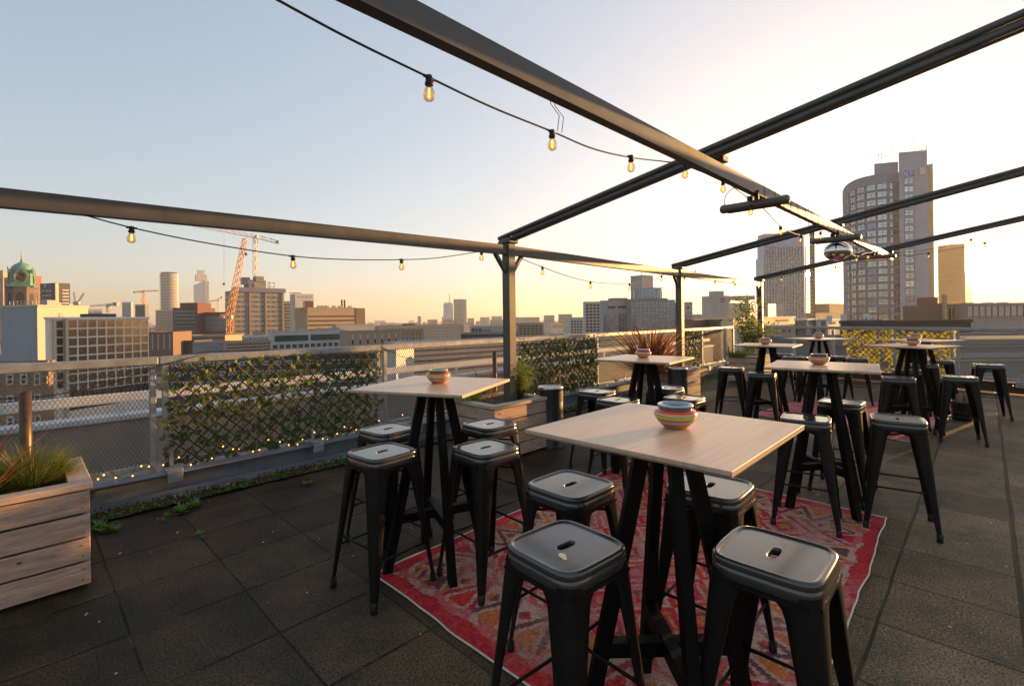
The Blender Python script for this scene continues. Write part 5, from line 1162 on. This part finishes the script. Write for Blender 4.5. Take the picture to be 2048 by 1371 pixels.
def dens(pts, s):                       # point and tangent at arc length fraction
    ls = [0]
    for a, b_ in zip(pts[:-1], pts[1:]): ls.append(ls[-1]+(b_-a).length)
    q = s*ls[-1]
    for i in range(len(pts)-1):
        if q <= ls[i+1]+1e-6: f = (q-ls[i])/(ls[i+1]-ls[i]); return pts[i].lerp(pts[i+1], f), (pts[i+1]-pts[i]).normalized()
wm = win_mesh(3.9, 2.75, 2, 2, .16, 'g_blue', 'c_slate', .22); wl = win_mesh(3.9, 2.75, 2, 2, .16, 'g_towerl', 'c_slate', .22); wp = win_mesh(3.9, 2.75, 2, 2, .16, 'g_pale', 'c_dark', .22)
ls_cols = []
for px in (1791, 1767, 1745, 1724.5, 1708.5, 1698):
    best = min(((abs(ray_px(dens(arc, s)[0])-px), s) for s in [i/400 for i in range(1, 400)]), key=lambda q: q[0])[1] if False else None
def colpx(p): return 1024+FPX*p.x/p.y+ROLL*0
cnt = 0; rest = MB(); r = random.Random(9)
cols = []
for px in (1791, 1767, 1745, 1724.5, 1708.5, 1698):
    s = min([i/400 for i in range(1, 400)], key=lambda s: abs(colpx(dens(arc, s)[0])-px)); cols.append(dens(arc, s))
fl = (P_(1801,229.5), P_(1858,226.5)); dd = (fl[1]-fl[0]).normalized(); cols.insert(1, (P_(1820.5, 228.5), dd))
step = 15.65*230/FPX
for ci, (p, d) in enumerate(cols):
    for k in range(20):
        zt_ = EYE+37+(627-349)*230/FPX-(k)*step-(0 if ci == 1 else .9)
        if zt_ > (zs if ci == 1 else zc)-2.6 or zt_ < 26: continue
        rz = atan2(d.y, d.x); lit = r.random(); me = wl if lit < .75 else (wp if lit < (.97 if k in (1,10) else .82) else wm)
        if cnt < 100: link('window', me, t, (p.x, p.y, zt_), rz); cnt += 1
        else:
            rest.add([tuple(v.co) for v in me.vertices], [tuple(f.vertices) for f in me.polygons], 0, False, Matrix.Translation((p.x,p.y,zt_)) @ Matrix.Rotation(rz, 4, 'Z')); rest.m[-len(me.polygons):] = [f.material_index for f in me.polygons]
if rest.v: o = rest.build('window', ['g_towerl', 'c_slate'], t); o['kind'] = 'stuff'
sign_p = atD(1738, 643, 62)
b = Bld('near dark flat roof carrying faint blue rooftop letters below the curved tower', 62, None, 1697, 1942, 645.5, 0, 'c_slate', depth=1.5, roof='c_roof')
ts = rooftop_sign('faint blue lower-case rooftop letters in front of the curved tower', 62.5, 1713, 1765, 643, 'nabuus', 8, 'c_sign_blue')
for x, w_, h in ((1732,2,14),(1742,3.5,17),(1789,9,3),(1792,4,18),(1800,7,5),(1827,9,5)):
    b.piece('roof_unit', x, x+w_, 645-h, 645, 1.0, 4+rnd.random()*3, 'c_white')
# ---- right
b = Bld('golden glass tower right of the curved tower', 520, 1876, 1930, 1943, 487, 35, 'g_gold'); b.wins('L', 12, 8, 1877, 1929, 492, 600, .93, .9, 3, 4, pane='g_gold', frame='c_brown', fr=.2); b.bands('F', 22, 1931, 1942, 492, 605, .5, pane='g_pale')
b = Bld('dark plant building at the foot of the curved tower', 150, None, 1858, 1893, 612, 0, 'c_dark', depth=10); b.piece('vent_tower', 1861, 1882, 594, 612, 4, 1, 'c_redbrown'); b.piece('flue', 1883, 1888, 590, 640, 1, -1.1, 'c_tan'); b.piece('roof_unit', 1866, 1876, 640, 650, 1, -3, 'c_lgrey')
b = Bld('brown building section right of the dark plant building', 152, None, 1893, 1932, 610, 0, 'c_brown', depth=10); b.wins('F', 5, 1, 1896, 1931, 614, 640, .9, .95, pane='g_dark', frame='c_tan')
b = Bld('long pale panelled building at the right edge behind the far fence', 148, None, 1932, 2120, 608, -3, 'c_grey', depth=14); b.wins('F', 14, 1, 1933, 2110, 611, 634, .96, .97, pane='c_lgrey', frame='c_dark', fr=.12); b.wins('F', 34, 1, 1933, 2110, 636, 642, .6, .9, pane='g_pale', frame='c_grey')
for x in (1905, 1960, 2000, 2030): b.piece('roof_unit', x, x+12, 604.5, 607.6, 2, 4, 'c_brown')
b = Bld('long low cream building behind the leafy shrub with window rows', 110, None, 1466, 1590, 637, 44, 'c_cream', depth=3, roof='c_gravel'); b.wins('F', 5, 1, 1476, 1505, 643, 648, .9, .9, 4, 1, frame='c_tan'); b.wins('F', 4, 1, 1552, 1577, 641.5, 646.5, .9, .9, 4, 1, frame='c_tan')
b = Bld('brown block between the glass office and the cream building', 115, None, 1385, 1436, 640, 40, 'c_brown', depth=3); b = Bld('small dark block left of the leafy shrub', 112, None, 1437, 1466, 641, 0, 'c_dark', depth=8)
D_ = 95
for x, r0, lab in ((1602,10.5,'left pale cylindrical roof turret behind the far fence'),(1648,7.5,'right pale cylindrical roof turret behind the far fence')):
    p = atD(x, 640, D_); t = thing('roof_turret', lab, 'turret', (p.x, p.y, -37)); mb = MB(); R_ = r0*D_/FPX; mb.lathe([(R_,0),(R_,p.z+37-.1),(R_*1.05,p.z+37-.1),(R_*1.05,p.z+37),(0,p.z+37.05)], 28, cap=False); mb.build('drum', 'c_lgrey', t)
for x0, x1, lab in ((1613,1640.5,'small white attic block between the two cylindrical turrets'),(1655.5,1679,'small white attic block right of the cylindrical turrets')):
    b = Bld(lab, 94, None, x0, x1, 640, 42, 'c_white', depth=2); b.wins('F', 4, 1, x0+3, x1-8, 643, 649, .5, .9, frame='c_tan')
b = Bld('tan building with window rows seen through the far fence mesh', 80, None, 1478, 1692, 657, 40, 'c_cream', depth=2, roof='c_gravel'); b.wins('F', 20, 5, 1482, 1690, 661, 725, .6, .55, frame='c_cream')
b = Bld('dark terraced office low behind the left fence and its ivy screen', 72, None, 335, 762, 716, 6, 'c_dark', depth=12, roof='c_gravel'); b.wins('F', 19, 5, 340, 758, 720, 815, .8, .45, 2, 1, pane='g_mid', frame='c_white', fr=.14)
b = Bld('long grey office with ribbon windows low behind the left fence', 82, None, 790, 1150, 688, 38, 'c_lgrey', depth=4, roof='c_gravel'); b.bands('F', 7, 800, 1148, 698, 775, .45, nx=26, frame='c_grey')
b = Bld('pale flat roofed block behind the second wire panel at left', 66, None, 762, 792, 700, 0, 'c_white', depth=12, roof='c_gravel')
b = Bld('low cream office behind the fence right of the second ivy screen', 90, None, 1152, 1390, 672, 42, 'c_cream', depth=3, roof='c_gravel'); b.bands('F', 5, 1155, 1388, 678, 735, .4, nx=20, frame='c_cream')
b = Bld('broad flat gravel roof just beyond the far right fence', 30, None, 1700, 2400, 690, 0, 'c_grey', depth=9, roof='c_gravel'); 
for x in (1950, 1985, 2010, 2040, 1925): b.piece('roof_light', x, x+16, 684, 690, 1.2, 2+rnd.random()*5, 'c_white')
b.piece('roof_railing', 1905, 2400, 672, 674, .05, 7, 'c_tan')
for y0, y1, m_ in ((694,696.5,'c_white'),(708,718,'c_lgrey'),(722,724,'c_cream')): b.piece('wall_band', 1702, 2395, y0, y1, .1, -.1, m_)
# ---- far mass of the city and low roofs, one mass
r = random.Random(77); mb = MB()
for i in range(1500):
    D = 560+3400*r.random()**1.3; u = r.uniform(-1.25, 1.25); h = r.choice((8,10,12,14,16,20,24))*(1 if D > 900 else .8)
    if r.random() < .03: h += r.uniform(4, 16)
    w_ = r.uniform(12, 60); dp = r.uniform(10, 30)
    mb.box((u*D, D, -37+h/2), (w_, dp, h), rz=r.choice((0,.3,.7,-.5))+r.gauss(0,.05), m=r.randint(0,3))
tag(mb.build('distant_city', ['c_far','c_tan','c_gravel','c_brown']), 'hazy mass of low roofs stretching to the horizon', 'city', kind='stuff')
r = random.Random(78); mb = MB()
for i in range(420):
    D = r.uniform(110, 600); u = r.uniform(-1.3, 1.3); h = r.choice((9,12,14,16,18,20))
    mb.box((u*D, D, -37+h/2), (r.uniform(10,26), r.uniform(10,20), h), rz=r.choice((0,.3,.78)), m=r.randint(0,3))
tag(mb.build('low_rooftops', ['c_gravel','c_tan','c_grey','c_brown']), 'jumble of low city roofs below the terrace', 'city', kind='stuff')
# haze
hz = MB(); hz.box((0, 1500, 56.5), (11600, 11600, 189)); me = hz.mesh('haze', 'c_white'); hm = bpy.data.materials.new('haze_air'); hm.use_nodes = True
hn = hm.node_tree; hn.nodes.clear(); pv = hn.nodes.new('ShaderNodeVolumePrincipled'); pv.inputs['Color'].default_value = (1,.96,.92,1); pv.inputs['Density'].default_value = .00016; pv.inputs['Anisotropy'].default_value = .35
ho = hn.nodes.new('ShaderNodeOutputMaterial'); hn.links.new(pv.outputs[0], ho.inputs['Volume']); me.materials.clear(); me.materials.append(hm)
tag(link('haze', me), 'thin warm evening haze over the city', 'haze', kind='stuff')
